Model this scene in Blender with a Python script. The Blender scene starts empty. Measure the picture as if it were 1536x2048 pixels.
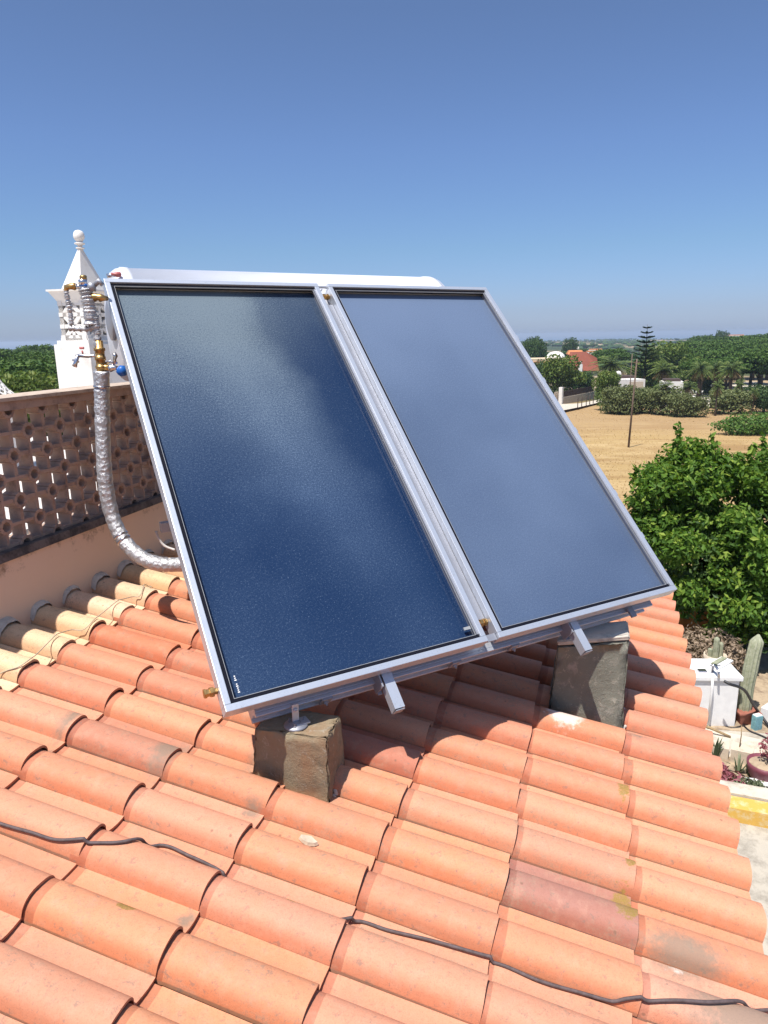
import bpy, bmesh, math, random
from mathutils import Vector, Matrix
import numpy as np
rnd = random.Random(7)
PI = math.pi
V = Vector
scene = bpy.context.scene
COL = scene.collection

# ------------------------------------------------------------------ camera
FPX, PITCH, ROLL = 1414.5, 0.2432, -0.0162
cp, sp = math.cos(PITCH), math.sin(PITCH)
cr, sr = math.cos(ROLL), math.sin(ROLL)
CF = V((0, cp, -sp)); _U = V((0, sp, cp)); _R = V((1, 0, 0))
CR = cr*_R + sr*_U
CU = -sr*_R + cr*_U
cam_data = bpy.data.cameras.new('camera')
cam = bpy.data.objects.new('camera', cam_data); COL.objects.link(cam)
m3 = Matrix((CR, CU, -CF)).transposed()
cam.matrix_world = m3.to_4x4()
cam_data.sensor_fit = 'VERTICAL'; cam_data.sensor_height = 36.0
cam_data.lens = FPX/2048*36
cam_data.clip_start = 0.05; cam_data.clip_end = 90000
scene.camera = cam
scene.render.resolution_x = 768; scene.render.resolution_y = 1024

# ------------------------------------------------------------------ sky + sun
SUN_EL, SUN_AZ = math.radians(66), math.radians(-145)     # azimuth clockwise from +Y
SUN = V((math.sin(SUN_AZ)*math.cos(SUN_EL), math.cos(SUN_AZ)*math.cos(SUN_EL), math.sin(SUN_EL)))
world = bpy.data.worlds.new('World'); scene.world = world; world.use_nodes = True
wn = world.node_tree.nodes; wl = world.node_tree.links
bg = wn['Background']; sky = wn.new('ShaderNodeTexSky'); sky.sky_type = 'NISHITA'
sky.sun_disc = False; sky.sun_elevation = SUN_EL; sky.sun_rotation = SUN_AZ
sky.air_density = 1.0; sky.dust_density = 0.6; sky.ozone_density = 2.2; sky.altitude = 50
# the clear blue of this sky: a colour balance over elevation on top of the physical sky
tcw = wn.new('ShaderNodeTexCoord'); sxw = wn.new('ShaderNodeSeparateXYZ'); wl.new(tcw.outputs['Generated'], sxw.inputs[0])
rmp = wn.new('ShaderNodeValToRGB'); wl.new(sxw.outputs[2], rmp.inputs[0]); el_ = rmp.color_ramp.elements
stops_ = [(0.0, (.41, .515, .87)), (.03, (.385, .46, .73)), (.11, (.40, .495, .65)), (.23, (.46, .525, .685)), (.37, (.49, .53, .64)), (.75, (.98, 1.0, 1.0))]
while len(el_) < len(stops_): el_.new(.5)
for e_, (p_, c_) in zip(el_, stops_): e_.position = p_; e_.color = (*c_, 1)
mxw = wn.new('ShaderNodeMix'); mxw.data_type = 'RGBA'; mxw.blend_type = 'MULTIPLY'; mxw.inputs[0].default_value = 1
wl.new(sky.outputs[0], mxw.inputs[6]); wl.new(rmp.outputs[0], mxw.inputs[7])
wl.new(mxw.outputs[2], bg.inputs[0]); bg.inputs[1].default_value = 0.125
sd = bpy.data.lights.new('sun', 'SUN'); sd.energy = 4.6; sd.angle = math.radians(0.55); sd.color = (1.0, 0.955, 0.89)
so = bpy.data.objects.new('sun', sd); COL.objects.link(so)
so.rotation_euler = (-SUN).to_track_quat('-Z', 'Y').to_euler()
so.location = (0, 0, 30)
scene.view_settings.view_transform = 'Standard'; scene.view_settings.look = 'None'
scene.view_settings.exposure = 0.55; scene.view_settings.gamma = 1.0

# ------------------------------------------------------------------ geometry helpers
def ray(x, y): return CF + CR*((x-768)/FPX) - CU*((y-1024)/FPX)
def at(x, y, Y):
    v = ray(x, y); return v*(Y/v.y)
def atz(x, y, z):
    v = ray(x, y); return v*(z/v.z)

def link(o): COL.objects.link(o); return o
ORG = {}
class MB:
    def __init__(s): s.v = []; s.f = []; s.smooth = []; s.attr = {}
    def add(s, vs, fs, smooth=False):
        b = len(s.v); s.v += [tuple(p) for p in vs]; s.f += [tuple(b+i for i in f) for f in fs]
        s.smooth += [smooth]*len(fs); return s
    def box(s, c, ax, ay, az, sx, sy, sz):
        c = V(c); ax = V(ax)*sx/2; ay = V(ay)*sy/2; az = V(az)*sz/2
        P = [c+i*ax+j*ay+k*az for i in (-1, 1) for j in (-1, 1) for k in (-1, 1)]
        F = [(0,1,3,2),(4,6,7,5),(0,4,5,1),(2,3,7,6),(0,2,6,4),(1,5,7,3)]
        if ax.cross(ay).dot(az) < 0: F = [f[::-1] for f in F]
        return s.add(P, F)
    def bev(s, c, ax, ay, az, sx, sy, sz, b=0.004):
        # box with chamfered edges
        c = V(c); A = [V(ax), V(ay), V(az)]; S = [sx/2, sy/2, sz/2]
        bm = bmesh.new(); bmesh.ops.create_cube(bm, size=1)
        for v in bm.verts:
            v.co = V((v.co.x*sx, v.co.y*sy, v.co.z*sz))
        bmesh.ops.bevel(bm, geom=bm.edges[:], offset=min(b, min(sx, sy, sz)*.3), segments=2, profile=.6, affect='EDGES')
        M = Matrix(A).transposed()
        flip = A[0].cross(A[1]).dot(A[2]) < 0
        vs = [c + M @ v.co for v in bm.verts]; bm.verts.index_update()
        fs = [tuple(v.index for v in f.verts) for f in bm.faces]
        if flip: fs = [f[::-1] for f in fs]
        bm.free(); return s.add(vs, fs)
    def tube(s, pts, r, n=10, caps=True, smooth=True):
        pts = [V(p) for p in pts]; N = len(pts)
        rs = r if isinstance(r, (list, tuple)) else [r]*N
        t0 = (pts[1]-pts[0]).normalized(); up = V((0, 0, 1)) if abs(t0.z) < .9 else V((1, 0, 0))
        nrm = t0.cross(up).normalized(); vs = []; fs = []
        for k in range(N):
            t = (pts[min(k+1, N-1)]-pts[max(k-1, 0)])
            t = t.normalized() if t.length > 1e-9 else t0
            nrm = (nrm - t*nrm.dot(t)); nrm = nrm.normalized() if nrm.length > 1e-6 else t.orthogonal().normalized()
            bn = t.cross(nrm)
            for q in range(n):
                a = 2*PI*q/n; vs.append(pts[k] + (nrm*math.cos(a)+bn*math.sin(a))*rs[k])
        for k in range(N-1):
            for q in range(n):
                a = k*n+q; b = k*n+(q+1) % n; fs.append((a, b, b+n, a+n))
        s.add(vs, fs, smooth)
        if caps:
            b = len(s.v)-len(vs)
            s.f.append(tuple(b+q for q in range(n))[::-1]); s.smooth.append(False)
            s.f.append(tuple(b+(N-1)*n+q for q in range(n))); s.smooth.append(False)
        return s
    def lathe(s, c, axis, prof, n=24, smooth=True):
        # prof: list of (radius, distance along axis)
        c = V(c); a = V(axis).normalized()
        return s.tube2([c+a*h for r, h in prof], [max(r, 1e-4) for r, h in prof], a, n, smooth)
    def tube2(s, pts, rs, a, n, smooth):
        u = a.orthogonal().normalized(); w = a.cross(u); vs = []; fs = []
        for p, r in zip(pts, rs):
            for q in range(n):
                t = 2*PI*q/n; vs.append(p+(u*math.cos(t)+w*math.sin(t))*r)
        for k in range(len(pts)-1):
            for q in range(n):
                x = k*n+q; y = k*n+(q+1) % n; fs.append((x, y, y+n, x+n))
        fs.append(tuple(range(n))[::-1]); fs.append(tuple((len(pts)-1)*n+q for q in range(n)))
        return s.add(vs, fs, smooth)
    def prism(s, bot, top):
        n = len(bot); vs = list(bot)+list(top)
        fs = [tuple(range(n))[::-1], tuple(range(n, 2*n))]+[(i, (i+1) % n, n+(i+1) % n, n+i) for i in range(n)]
        return s.add(vs, fs)
    def build(s, name, mat, parent=None, org=None, fix=False):
        me = bpy.data.meshes.new(name)
        if org is None: org = ORG.get(parent.name, V((0, 0, 0))) if parent else V((0, 0, 0))
        me.from_pydata([(p[0]-org[0], p[1]-org[1], p[2]-org[2]) for p in s.v], [], s.f)
        me.polygons.foreach_set('use_smooth', s.smooth)
        for k, (typ, dat) in s.attr.items():
            a = me.attributes.new(k, typ, 'POINT')
            if typ == 'FLOAT_COLOR': a.data.foreach_set('color', [c for d in dat for c in d])
            else: a.data.foreach_set('value', dat)
        if fix:
            bm = bmesh.new(); bm.from_mesh(me); bmesh.ops.recalc_face_normals(bm, faces=bm.faces); bm.to_mesh(me); bm.free()
        me.materials.append(mat)
        o = bpy.data.objects.new(name, me); link(o)
        if parent: o.parent = parent; ORG[o.name] = org
        else: o.location = org
        return o

def tag(o, label=None, cat=None, group=None, kind=None):
    if label: o['label'] = label
    if cat: o['category'] = cat
    if group: o['group'] = group
    if kind: o['kind'] = kind
    return o
def thing(name, label, cat, loc, group=None):
    o = bpy.data.objects.new(name, None); link(o); o.location = loc; o.empty_display_size = .1
    ORG[o.name] = V(loc); return tag(o, label, cat, group)
def copy_thing(src, loc, rz=0, sc=1, label=None, szc=None):
    c = src.copy(); COL.objects.link(c); c.location = loc; c.rotation_euler = (0, 0, rz)
    c.scale = (sc, sc, sc if szc is None else szc)
    if label: c['label'] = label
    for ch in src.children:
        d = ch.copy(); COL.objects.link(d); d.parent = c
        for g in ch.children:
            e = g.copy(); COL.objects.link(e); e.parent = d
    return c

# ------------------------------------------------------------------ materials
MATS = {}
class NT:
    def __init__(s, name):
        s.m = bpy.data.materials.new(name); s.m.use_nodes = True
        s.n = s.m.node_tree.nodes; s.l = s.m.node_tree.links
        s.b = s.n['Principled BSDF']; s.out = s.n['Material Output']
    def N(s, t, **k):
        o = s.n.new(t)
        for a, b in k.items():
            if a == 'i':
                for q, v in b.items():
                    if isinstance(v, bpy.types.NodeSocket): s.l.new(v, o.inputs[q])
                    else: o.inputs[q].default_value = v
            else: setattr(o, a, b)
        return o
    def co(s, kind='Object', scale=None):
        c = s.N('ShaderNodeTexCoord').outputs[kind]
        if scale is not None:
            return s.N('ShaderNodeMapping', i={'Vector': c, 'Scale': scale}).outputs[0]
        return c
    def noise(s, scale=5, detail=4, rough=.55, vec=None, out=0, dist=0):
        return s.N('ShaderNodeTexNoise', i={'Vector': vec if vec else s.co(), 'Scale': scale, 'Detail': detail, 'Roughness': rough, 'Distortion': dist}).outputs[out]
    def ramp(s, fac, stops, interp='LINEAR'):
        r = s.N('ShaderNodeValToRGB'); s.l.new(fac, r.inputs[0]); cr_ = r.color_ramp; cr_.interpolation = interp
        while len(cr_.elements) < len(stops): cr_.elements.new(.5)
        for e, (p, c) in zip(cr_.elements, stops):
            e.position = p; e.color = (c, c, c, 1) if isinstance(c, (int, float)) else (*c[:3], 1)
        return r.outputs[0]
    def mix(s, f, a, b, mode='MIX'):
        o = s.N('ShaderNodeMix', data_type='RGBA', blend_type=mode)
        for idx, v in ((0, f), (6, a), (7, b)):
            if isinstance(v, bpy.types.NodeSocket): s.l.new(v, o.inputs[idx])
            else: o.inputs[idx].default_value = v if idx == 0 else (*v[:3], 1)
        return o.outputs[2]
    def math(s, op, a, b=0.0, clamp=False):
        o = s.N('ShaderNodeMath', operation=op, use_clamp=clamp)
        for i, v in ((0, a), (1, b)):
            if isinstance(v, bpy.types.NodeSocket): s.l.new(v, o.inputs[i])
            else: o.inputs[i].default_value = v
        return o.outputs[0]
    def bump(s, h, strength=.3, dist=.01, normal=None):
        o = s.N('ShaderNodeBump', i={'Height': h, 'Strength': strength, 'Distance': dist})
        if normal: s.l.new(normal, o.inputs['Normal'])
        return o.outputs[0]
    def set(s, **k):
        for a, v in k.items():
            q = {'base': 'Base Color', 'rough': 'Roughness', 'metal': 'Metallic', 'normal': 'Normal', 'spec': 'Specular IOR Level', 'coat': 'Coat Weight', 'coatr': 'Coat Roughness', 'trans': 'Transmission Weight', 'ior': 'IOR', 'emit': 'Emission Color', 'alpha': 'Alpha'}[a]
            i = s.b.inputs[q]
            if isinstance(v, bpy.types.NodeSocket): s.l.new(v, i)
            elif isinstance(v, tuple): i.default_value = (*v[:3], 1)
            else: i.default_value = v
        return s.m

def simple(name, c, rough=.6, metal=0, var=.15, scale=8, bump=0, bscale=60, spec=.5, c2=None):
    t = NT(name); n = t.noise(scale, 5, .6)
    c2 = c2 or tuple(min(1, x*(1-2*var)) for x in c)
    col = t.mix(t.ramp(n, [(.3, 0.0), (.7, 1.0)]), c, c2)
    k = dict(base=col, rough=rough, metal=metal, spec=spec)
    if bump: k['normal'] = t.bump(t.noise(bscale, 6, .65), bump, .004)
    return t.set(**k)

def stained(name, c, dirt, scale=3, thr=(.5, .68), rough=.9, bump=.35, bscale=40, c2=None):
    t = NT(name)
    base = t.mix(t.noise(scale*1.7, 5), c, c2 or tuple(x*.82 for x in c))
    n = t.noise(scale, 9, .72)
    col = t.mix(t.ramp(n, [(thr[0], 0.0), (thr[1], 1.0)]), base, dirt)
    h = t.noise(bscale, 8, .7)
    return t.set(base=col, rough=rough, spec=.25, normal=t.bump(h, bump, .006))

def tile_mat():
    t = NT('terracotta_tile')
    tint = t.N('ShaderNodeAttribute', attribute_name='tint').outputs['Color']
    mk = t.N('ShaderNodeAttribute', attribute_name='mark').outputs['Color']
    sep = t.N('ShaderNodeSeparateColor', i={0: mk})
    big = t.noise(9, 6, .62); fine = t.noise(85, 7, .7); mid = t.noise(24, 5, .6)
    col = t.mix(t.ramp(big, [(.30, 0.0), (.72, .75)]), tint, t.mix(1.0, tint, (1.06, .95, .88), 'MULTIPLY'))
    col = t.mix(t.ramp(mid, [(.50, 0.0), (.80, .34)]), col, (.62, .36, .25))
    col = t.mix(t.ramp(fine, [(.30, .28), (.5, 0.0)]), col, t.mix(1.0, col, (.72, .60, .55), 'MULTIPLY'))
    # weathering grime along valleys
    g = t.noise(38, 9, .82)
    col = t.mix(t.ramp(g, [(.565, 0.0), (.605, .55)]), col, (.20, .15, .12))
    # speckle dots
    vo = t.N('ShaderNodeTexVoronoi', i={'Vector': t.co(), 'Scale': 16.0, 'Randomness': 1.0})
    sel = t.math('GREATER_THAN', t.N('ShaderNodeSeparateColor', i={0: vo.outputs['Color']}).outputs[0], .80)
    dot = t.math('MULTIPLY', t.ramp(vo.outputs['Distance'], [(.05, 1.0), (.10, 0.0)]), sel)
    col = t.mix(t.math('MULTIPLY', dot, .6), col, (.16, .09, .06))
    edge = t.noise(55, 6, .7)
    def patch(ch, lo=.42, hi=.58):
        return t.ramp(t.math('ADD', ch, t.math('MULTIPLY', t.math('SUBTRACT', edge, .5), 1.1)), [(lo, 0.0), (hi, 1.0)])
    lich = t.mix(t.noise(160, 4, .8), (.20, .125, .025), (.36, .25, .06))
    col = t.mix(t.math('MULTIPLY', t.math('MULTIPLY', patch(sep.outputs[0]), t.ramp(t.noise(210, 5, .8), [(.36, .25), (.5, 1.0)])), .92), col, lich)
    pit = t.noise(230, 4, .85); col = t.mix(t.ramp(pit, [(.545, 0.0), (.63, .42)]), col, (.26, .12, .08))
    crust = t.math('MULTIPLY', t.ramp(t.noise(6, 6, .7), [(.50, 0.0), (.62, 1.0)]), t.ramp(t.noise(120, 6, .85), [(.47, 0.0), (.55, .9)]))
    col = t.mix(t.math('MULTIPLY', crust, .5), col, (.30, .22, .15))
    col = t.mix(t.math('MULTIPLY', patch(sep.outputs[1], .30, .85), .72), col, (.20, .17, .13))
    col = t.mix(t.math('MULTIPLY', patch(sep.outputs[2], .38, .72), .85), col, (.72, .60, .54))
    nb = t.bump(t.noise(200, 7, .8), .40, .0022, t.bump(mid, .25, .004))
    return t.set(base=col, rough=.74, spec=.32, normal=nb)

def glass_mat(name, fogstops, seed, hazeall, kind):
    """collector pane: dark selective absorber under patterned glass that is fogged by condensation"""
    t = NT(name)
    uv = t.N('ShaderNodeAttribute', attribute_name='uvp').outputs['Color']   # u, v in metres on the pane
    sp_ = t.N('ShaderNodeSeparateColor', i={0: uv}); u, v = sp_.outputs[0], sp_.outputs[1]
    off = t.N('ShaderNodeMapping', i={'Vector': uv, 'Location': (seed, seed*2.3, 0)}).outputs[0]
    warp = t.noise(2.3, 4, .55, off); cloud = t.noise(1.3, 3, .5, off); micro = t.noise(250, 2, .8, off); micro2 = t.noise(120, 3, .75, off)
    if kind == 'left':
        # condensation thins out towards a slanting line down the right-hand side
        d = t.math('ADD', t.math('SUBTRACT', u, t.math('MULTIPLY', t.math('SUBTRACT', 2.0, v), .20)), t.math('MULTIPLY', t.math('SUBTRACT', warp, .5), .34))
        core = t.ramp(d, [(.0, .28), (.15, .42), (.38, .92), (.50, .80), (.66, .16), (.88, .03)])
        vn = t.math('MULTIPLY', v, .5)
        fall = t.ramp(vn, [(.00, .22), (.15, .14), (.36, .38), (.55, .52), (.78, .82), (.97, 1.0)])
        toph = t.ramp(vn, [(.70, 0.0), (.97, .42)])
        leftw = t.math('MULTIPLY', t.ramp(vn, [(.36, .0), (.52, .10), (.72, .26), (.9, .34)]), t.ramp(u, [(.0, 1.0), (.55, .55), (.80, 0.0)]))
        fog = t.math('ADD', leftw, t.math('MULTIPLY', t.math('MULTIPLY', core, fall), .92))
        fog = t.math('ADD', fog, t.math('MULTIPLY', t.ramp(vn, [(.0, .12), (.3, 0.0)]), t.ramp(u, [(.2, 1.0), (.8, 0.0)])))
        fog = t.math('ADD', fog, t.math('MULTIPLY', toph, t.ramp(u, [(.0, 1.0), (.6, .8), (.95, .45)])))
        fog = t.math('ADD', t.math('MULTIPLY', fog, t.ramp(cloud, [(.3, .80), (.7, 1.15)])), t.math('MULTIPLY', t.ramp(warp, [(.48, 0.0), (.75, .08)]), 1.0))
    else:
        vn = t.math('MULTIPLY', v, .5)
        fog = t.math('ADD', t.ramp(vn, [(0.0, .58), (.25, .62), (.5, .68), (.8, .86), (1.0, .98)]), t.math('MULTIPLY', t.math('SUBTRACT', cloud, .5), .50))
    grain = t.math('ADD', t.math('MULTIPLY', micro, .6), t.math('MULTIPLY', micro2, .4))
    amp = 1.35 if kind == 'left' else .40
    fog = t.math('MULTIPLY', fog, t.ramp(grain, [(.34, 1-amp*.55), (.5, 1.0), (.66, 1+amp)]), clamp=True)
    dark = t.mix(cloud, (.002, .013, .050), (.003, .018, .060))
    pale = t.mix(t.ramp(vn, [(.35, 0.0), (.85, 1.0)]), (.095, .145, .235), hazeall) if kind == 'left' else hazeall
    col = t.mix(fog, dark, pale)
    sparkle = t.ramp(grain, [(.57, 0.0), (.68, 1.0)])  # glitter of the patterned glass, painted into the colour as pale grains
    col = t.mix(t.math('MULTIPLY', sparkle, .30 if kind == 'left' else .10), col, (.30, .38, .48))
    nb = t.bump(micro2, .10, .0008)
    t.set(base=col, rough=.28, spec=.12, coat=.45, coatr=.03, normal=nb)
    return t.m

def leaf_mat(name, c1, c2, c3, trans=.35, rough=.45):
    t = NT(name)
    oi = t.N('ShaderNodeAttribute', attribute_name='lv').outputs['Fac']
    col = t.ramp(oi, [(0.0, c1), (.55, c2), (1.0, c3)])
    t.set(base=col, rough=rough, spec=.22)
    tr = t.N('ShaderNodeBsdfTranslucent', i={0: t.mix(1.0, col, (1.25, 1.35, .55), 'MULTIPLY')})
    mx = t.N('ShaderNodeMixShader', i={0: trans, 1: t.b.outputs[0], 2: tr.outputs[0]})
    t.l.new(mx.outputs[0], t.out.inputs[0]); return t.m

M = {}
M['tile'] = tile_mat()
def alu_mat():
    t = NT('aluminium_profile')
    st = t.noise(1.0, 8, .75, t.co('Object', (9, 9, 2.2))); sp2 = t.noise(120, 6, .8)
    col = t.mix(t.ramp(st, [(.40, 0.0), (.66, .5)]), (.52, .555, .62), (.36, .38, .42))
    col = t.mix(t.ramp(sp2, [(.56, 0.0), (.66, .4)]), col, (.24, .23, .22))
    return t.set(base=col, metal=.55, rough=t.ramp(st, [(.35, .34), (.7, .52)]), normal=t.bump(t.noise(70, 5, .6), .05, .002))
M['alu'] = alu_mat()
M['alu_dull'] = simple('dull_galvanised', (.30, .31, .35), .5, .5, .06, 12, .03, 90)
M['gasket'] = simple('black_rubber', (.006, .007, .014), .8, 0, .1, 20, spec=.15)
M['bead'] = simple('seal_bead', (.30, .31, .32), .5, .1, .1, 20)
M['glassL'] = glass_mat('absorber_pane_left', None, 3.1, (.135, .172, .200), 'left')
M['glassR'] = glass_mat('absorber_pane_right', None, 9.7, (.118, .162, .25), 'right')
M['tank'] = simple('white_enamel', (.66, .67, .72), .35, .1, .04, 6, .03, 90)
M['brass'] = simple('brass', (.55, .34, .13), .35, .85, .25, 60, .1, 200)
M['chrome'] = simple('chrome', (.62, .60, .62), .22, .95, .1, 60)
M['copper'] = simple('copper', (.62, .30, .18), .35, .85, .2, 50)
M['red'] = simple('red_plastic', (.50, .13, .12), .4)
M['blue'] = simple('blue_plastic', (.015, .14, .52), .4)
M['black'] = simple('black_rubber_hose', (.02, .02, .024), .5, 0, .2, 30, .1)
M['cable'] = simple('weathered_cable', (.12, .085, .085), .7, 0, .25, 60, .2, 200)
M['wire'] = simple('pale_wire', (.45, .40, .30), .6)
M['whitewire'] = simple('white_wire', (.7, .68, .66), .5)
def foil_mat():
    t = NT('aluminium_foil')
    v = t.N('ShaderNodeTexVoronoi', feature='F1', i={'Vector': t.co(), 'Scale': 55.0}).outputs['Distance']
    n = t.noise(90, 6, .75)
    return t.set(base=t.mix(t.noise(25, 4), (.60, .60, .61), (.36, .35, .36)), metal=.7, rough=.42, normal=t.bump(n, .75, .006, t.bump(v, .5, .009)))
M['foil'] = foil_mat()
def conc(name, a, b, green, rustc=None):
    t = NT(name)
    col = t.mix(t.noise(14, 8, .7), a, b)
    col = t.mix(t.ramp(t.noise(7, 9, .75), [(.52, 0.0), (.62, .8)]), col, green)
    if rustc: col = t.mix(t.ramp(t.noise(5, 5, .6, t.co('Object', (1, 1, .35))), [(.5, 0.0), (.68, .65)]), col, rustc)
    pale = t.noise(22, 8, .8, dist=1.2)
    col = t.mix(t.ramp(pale, [(.56, 0.0), (.64, .7)]), col, (.42, .38, .31))
    return t.set(base=col, rough=.92, spec=.2, normal=t.bump(t.noise(55, 8, .8), .9, .008, t.bump(pale, .4, .01)))
M['pier1'] = conc('brown_cement', (.34, .28, .185), (.25, .205, .14), (.19, .175, .125), (.31, .17, .09))
M['pier2'] = conc('mossy_cement', (.24, .235, .19), (.13, .13, .105), (.34, .31, .26))
def plaster():
    t = NT('peach_plaster')
    base = t.mix(t.noise(2.2, 6, .65), (.76, .58, .445), (.70, .545, .43))
    z = t.N('ShaderNodeSeparateXYZ', i={0: t.N('ShaderNodeNewGeometry').outputs['Position']}).outputs[2]
    # mould creeping down from the ledge and up from the tile joint
    top = t.N('ShaderNodeMapRange', i={0: z, 1: -1.05, 2: -.86, 3: 0.0, 4: 1.0}).outputs[0]
    bot = t.N('ShaderNodeMapRange', i={0: z, 1: -1.12, 2: -1.28, 3: 0.0, 4: 1.0}).outputs[0]
    n = t.noise(9, 9, .78); n2 = t.noise(16, 9, .8)
    mk = t.ramp(t.math('ADD', t.math('MULTIPLY', top, .34), n), [(.70, 0.0), (.86, 1.0)])
    mk2 = t.ramp(t.math('ADD', t.math('MULTIPLY', bot, .30), n2), [(.66, 0.0), (.90, 1.0)])
    col = t.mix(t.math('MULTIPLY', mk, .75), base, (.13, .085, .05))
    col = t.mix(t.math('MULTIPLY', mk2, .3), col, (.36, .32, .28))
    col = t.mix(t.ramp(t.noise(45, 8, .8), [(.68, 0.0), (.74, .5)]), col, (.16, .10, .07))
    return t.set(base=col, rough=.92, spec=.2, normal=t.bump(t.noise(70, 7, .7), .25, .004))
M['plaster'] = plaster()
M['ledge'] = stained('mouldy_ledge', (.17, .15, .14), (.06, .055, .055), 12, (.42, .60))
M['block'] = stained('terracotta_block', (.38, .27, .215), (.22, .16, .135), 9, (.50, .68), c2=(.44, .32, .255))
M['coping'] = stained('coping', (.50, .40, .32), (.22, .16, .13), 14, (.5, .70))
M['mortar'] = stained('grey_mortar', (.60, .54, .46), (.34, .30, .26), 18, (.5, .7))
M['whitewash'] = stained('whitewash', (.80, .765, .72), (.60, .54, .48), 5, (.54, .74), .85, .12, 40)
M['soot'] = simple('dark_inside', (.03, .022, .02), .9)
M['render'] = stained('house_render', (.62, .54, .42), (.35, .30, .24), 5)
M['terrace'] = stained('terrace_floor', (.70, .64, .58), (.42, .37, .33), 5)
M['pave'] = stained('concrete_paving', (.40, .36, .30), (.25, .22, .18), 5, (.46, .66), .95, .3, 30, (.47, .42, .34))
M['pave2'] = stained('pale_paving', (.60, .53, .43), (.36, .31, .25), 6, (.48, .66), .95, .3, 30)
M['gravel'] = stained('sandy_soil', (.44, .34, .23), (.22, .16, .11), 6, (.45, .62), .95, .6, 24)
M['yellow'] = stained('yellow_paint', (.66, .40, .09), (.62, .52, .32), 9, (.48, .66), .8, .2)
M['orangewall'] = stained('ochre_wall', (.42, .18, .05), (.15, .08, .03), 6, (.5, .7))
M['stone'] = stained('pale_stone', (.62, .52, .40), (.40, .33, .25), 10)
M['white'] = simple('white_paint', (.78, .77, .76), .6, 0, .06, 12)
M['pot'] = simple('terracotta_pot', (.34, .12, .08), .75, 0, .15, 18)
M['purple'] = simple('purple_bowl', (.20, .055, .075), .45, 0, .12, 18)
M['cyan'] = simple('blue_carton', (.20, .42, .47), .6, 0, .2, 40)
M['wood'] = simple('weathered_wood', (.36, .25, .13), .85, 0, .25, 30, .3)
M['trunk'] = simple('bark', (.11, .08, .055), .95, 0, .3, 14, .6, 30)
M['greypole'] = simple('pole_wood', (.17, .12, .09), .9, 0, .25, 6)
M['cactus'] = simple('cactus_skin', (.20, .22, .13), .75, 0, .25, 25, .3, c2=(.36, .36, .26))
M['roofred'] = stained('red_roof', (.27, .085, .055), (.20, .07, .05), .6, (.45, .7))
M['roofor'] = stained('orange_roof', (.60, .24, .10), (.45, .18, .08), .6)
M['housewhite'] = stained('house_white', (.80, .77, .72), (.7, .66, .6), .6)
M['housecream'] = stained('house_cream', (.72, .57, .38), (.6, .48, .33), .6)
M['window'] = simple('window_dark', (.03, .035, .05), .15)
M['reed'] = simple('reed_screen', (.10, .065, .055), .9, 0, .3, 30)
M['lemonleaf'] = leaf_mat('lemon_leaf', (.035, .085, .014), (.095, .185, .022), (.27, .35, .055), .32, .6)
M['pineleaf'] = leaf_mat('pine_needles', (.026, .060, .012), (.058, .115, .018), (.11, .165, .03), .15, .6)
M['oliveleaf'] = leaf_mat('scrub_leaf', (.075, .095, .038), (.135, .16, .058), (.22, .235, .10), .2, .6)
M['brightleaf'] = leaf_mat('bright_leaf', (.055, .095, .018), (.11, .165, .03), (.22, .24, .06), .25, .5)
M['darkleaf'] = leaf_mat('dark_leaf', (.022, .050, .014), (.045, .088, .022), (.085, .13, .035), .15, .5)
M['palmleaf'] = leaf_mat('palm_frond', (.07, .11, .03), (.13, .18, .05), (.22, .26, .09), .2, .45)
M['deadfrond'] = leaf_mat('dead_frond', (.16, .11, .06), (.26, .19, .10), (.36, .28, .16), .2, .8)
M['hedge'] = leaf_mat('hedge_leaf', (.035, .08, .012), (.075, .15, .022), (.14, .22, .04), .2, .5)
M['dryleaf'] = leaf_mat('dry_shrub', (.17, .125, .09), (.30, .225, .165), (.44, .34, .25), .2, .9)
M['succ'] = leaf_mat('succulent_leaf', (.05, .07, .035), (.11, .13, .07), (.20, .21, .13), .1, .6)
M['flower'] = leaf_mat('pink_flower', (.18, .05, .06), (.36, .12, .15), (.5, .22, .24), .3, .7)
M['grassdry'] = leaf_mat('dry_grass', (.36, .24, .115), (.42, .28, .135), (.50, .35, .17), .2, .9)

# ------------------------------------------------------------------ frames of the roof and of the heater
S = 1/1.085
RO = V((-1.6309, 2.53, -1.4109))*S
_e, _s = .2915, .1864
RE = V((math.sin(_e), math.cos(_e), 0))
RD0 = V((math.cos(_e), -math.sin(_e), 0))
RD = RD0*math.cos(_s) + V((0, 0, -math.sin(_s)))
RN = RD.cross(RE)
TW, TL = .225*S, .4225*S
def roof(i, j, h=0): return RO + RD*(i*TL) + RE*(j*TW) + RN*h
def onroof(x, y, h=0):
    v = ray(x, y); return v*((RO.dot(RN)+h)/v.dot(RN))
def ij(P): return ((P-RO).dot(RD)/TL, (P-RO).dot(RE)/TW)
_p, _t = -.5111, .7662
PX = V((math.cos(_p), -math.sin(_p), 0))
PY0 = V((math.sin(_p), math.cos(_p), 0))
PY = PY0*math.cos(_t) + V((0, 0, math.sin(_t)))
PN = PX.cross(PY)
PO = V((-.5046, 2.0004, -1.1343))
def hp(u, v, w): return PO + PX*u + PY*v + PN*w
def hq(u, b, z): return PO + PX*u + PY0*b + V((0, 0, z))       # horizontal depth b behind the lower edge, height z above it
Z = V((0, 0, 1))

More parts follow.
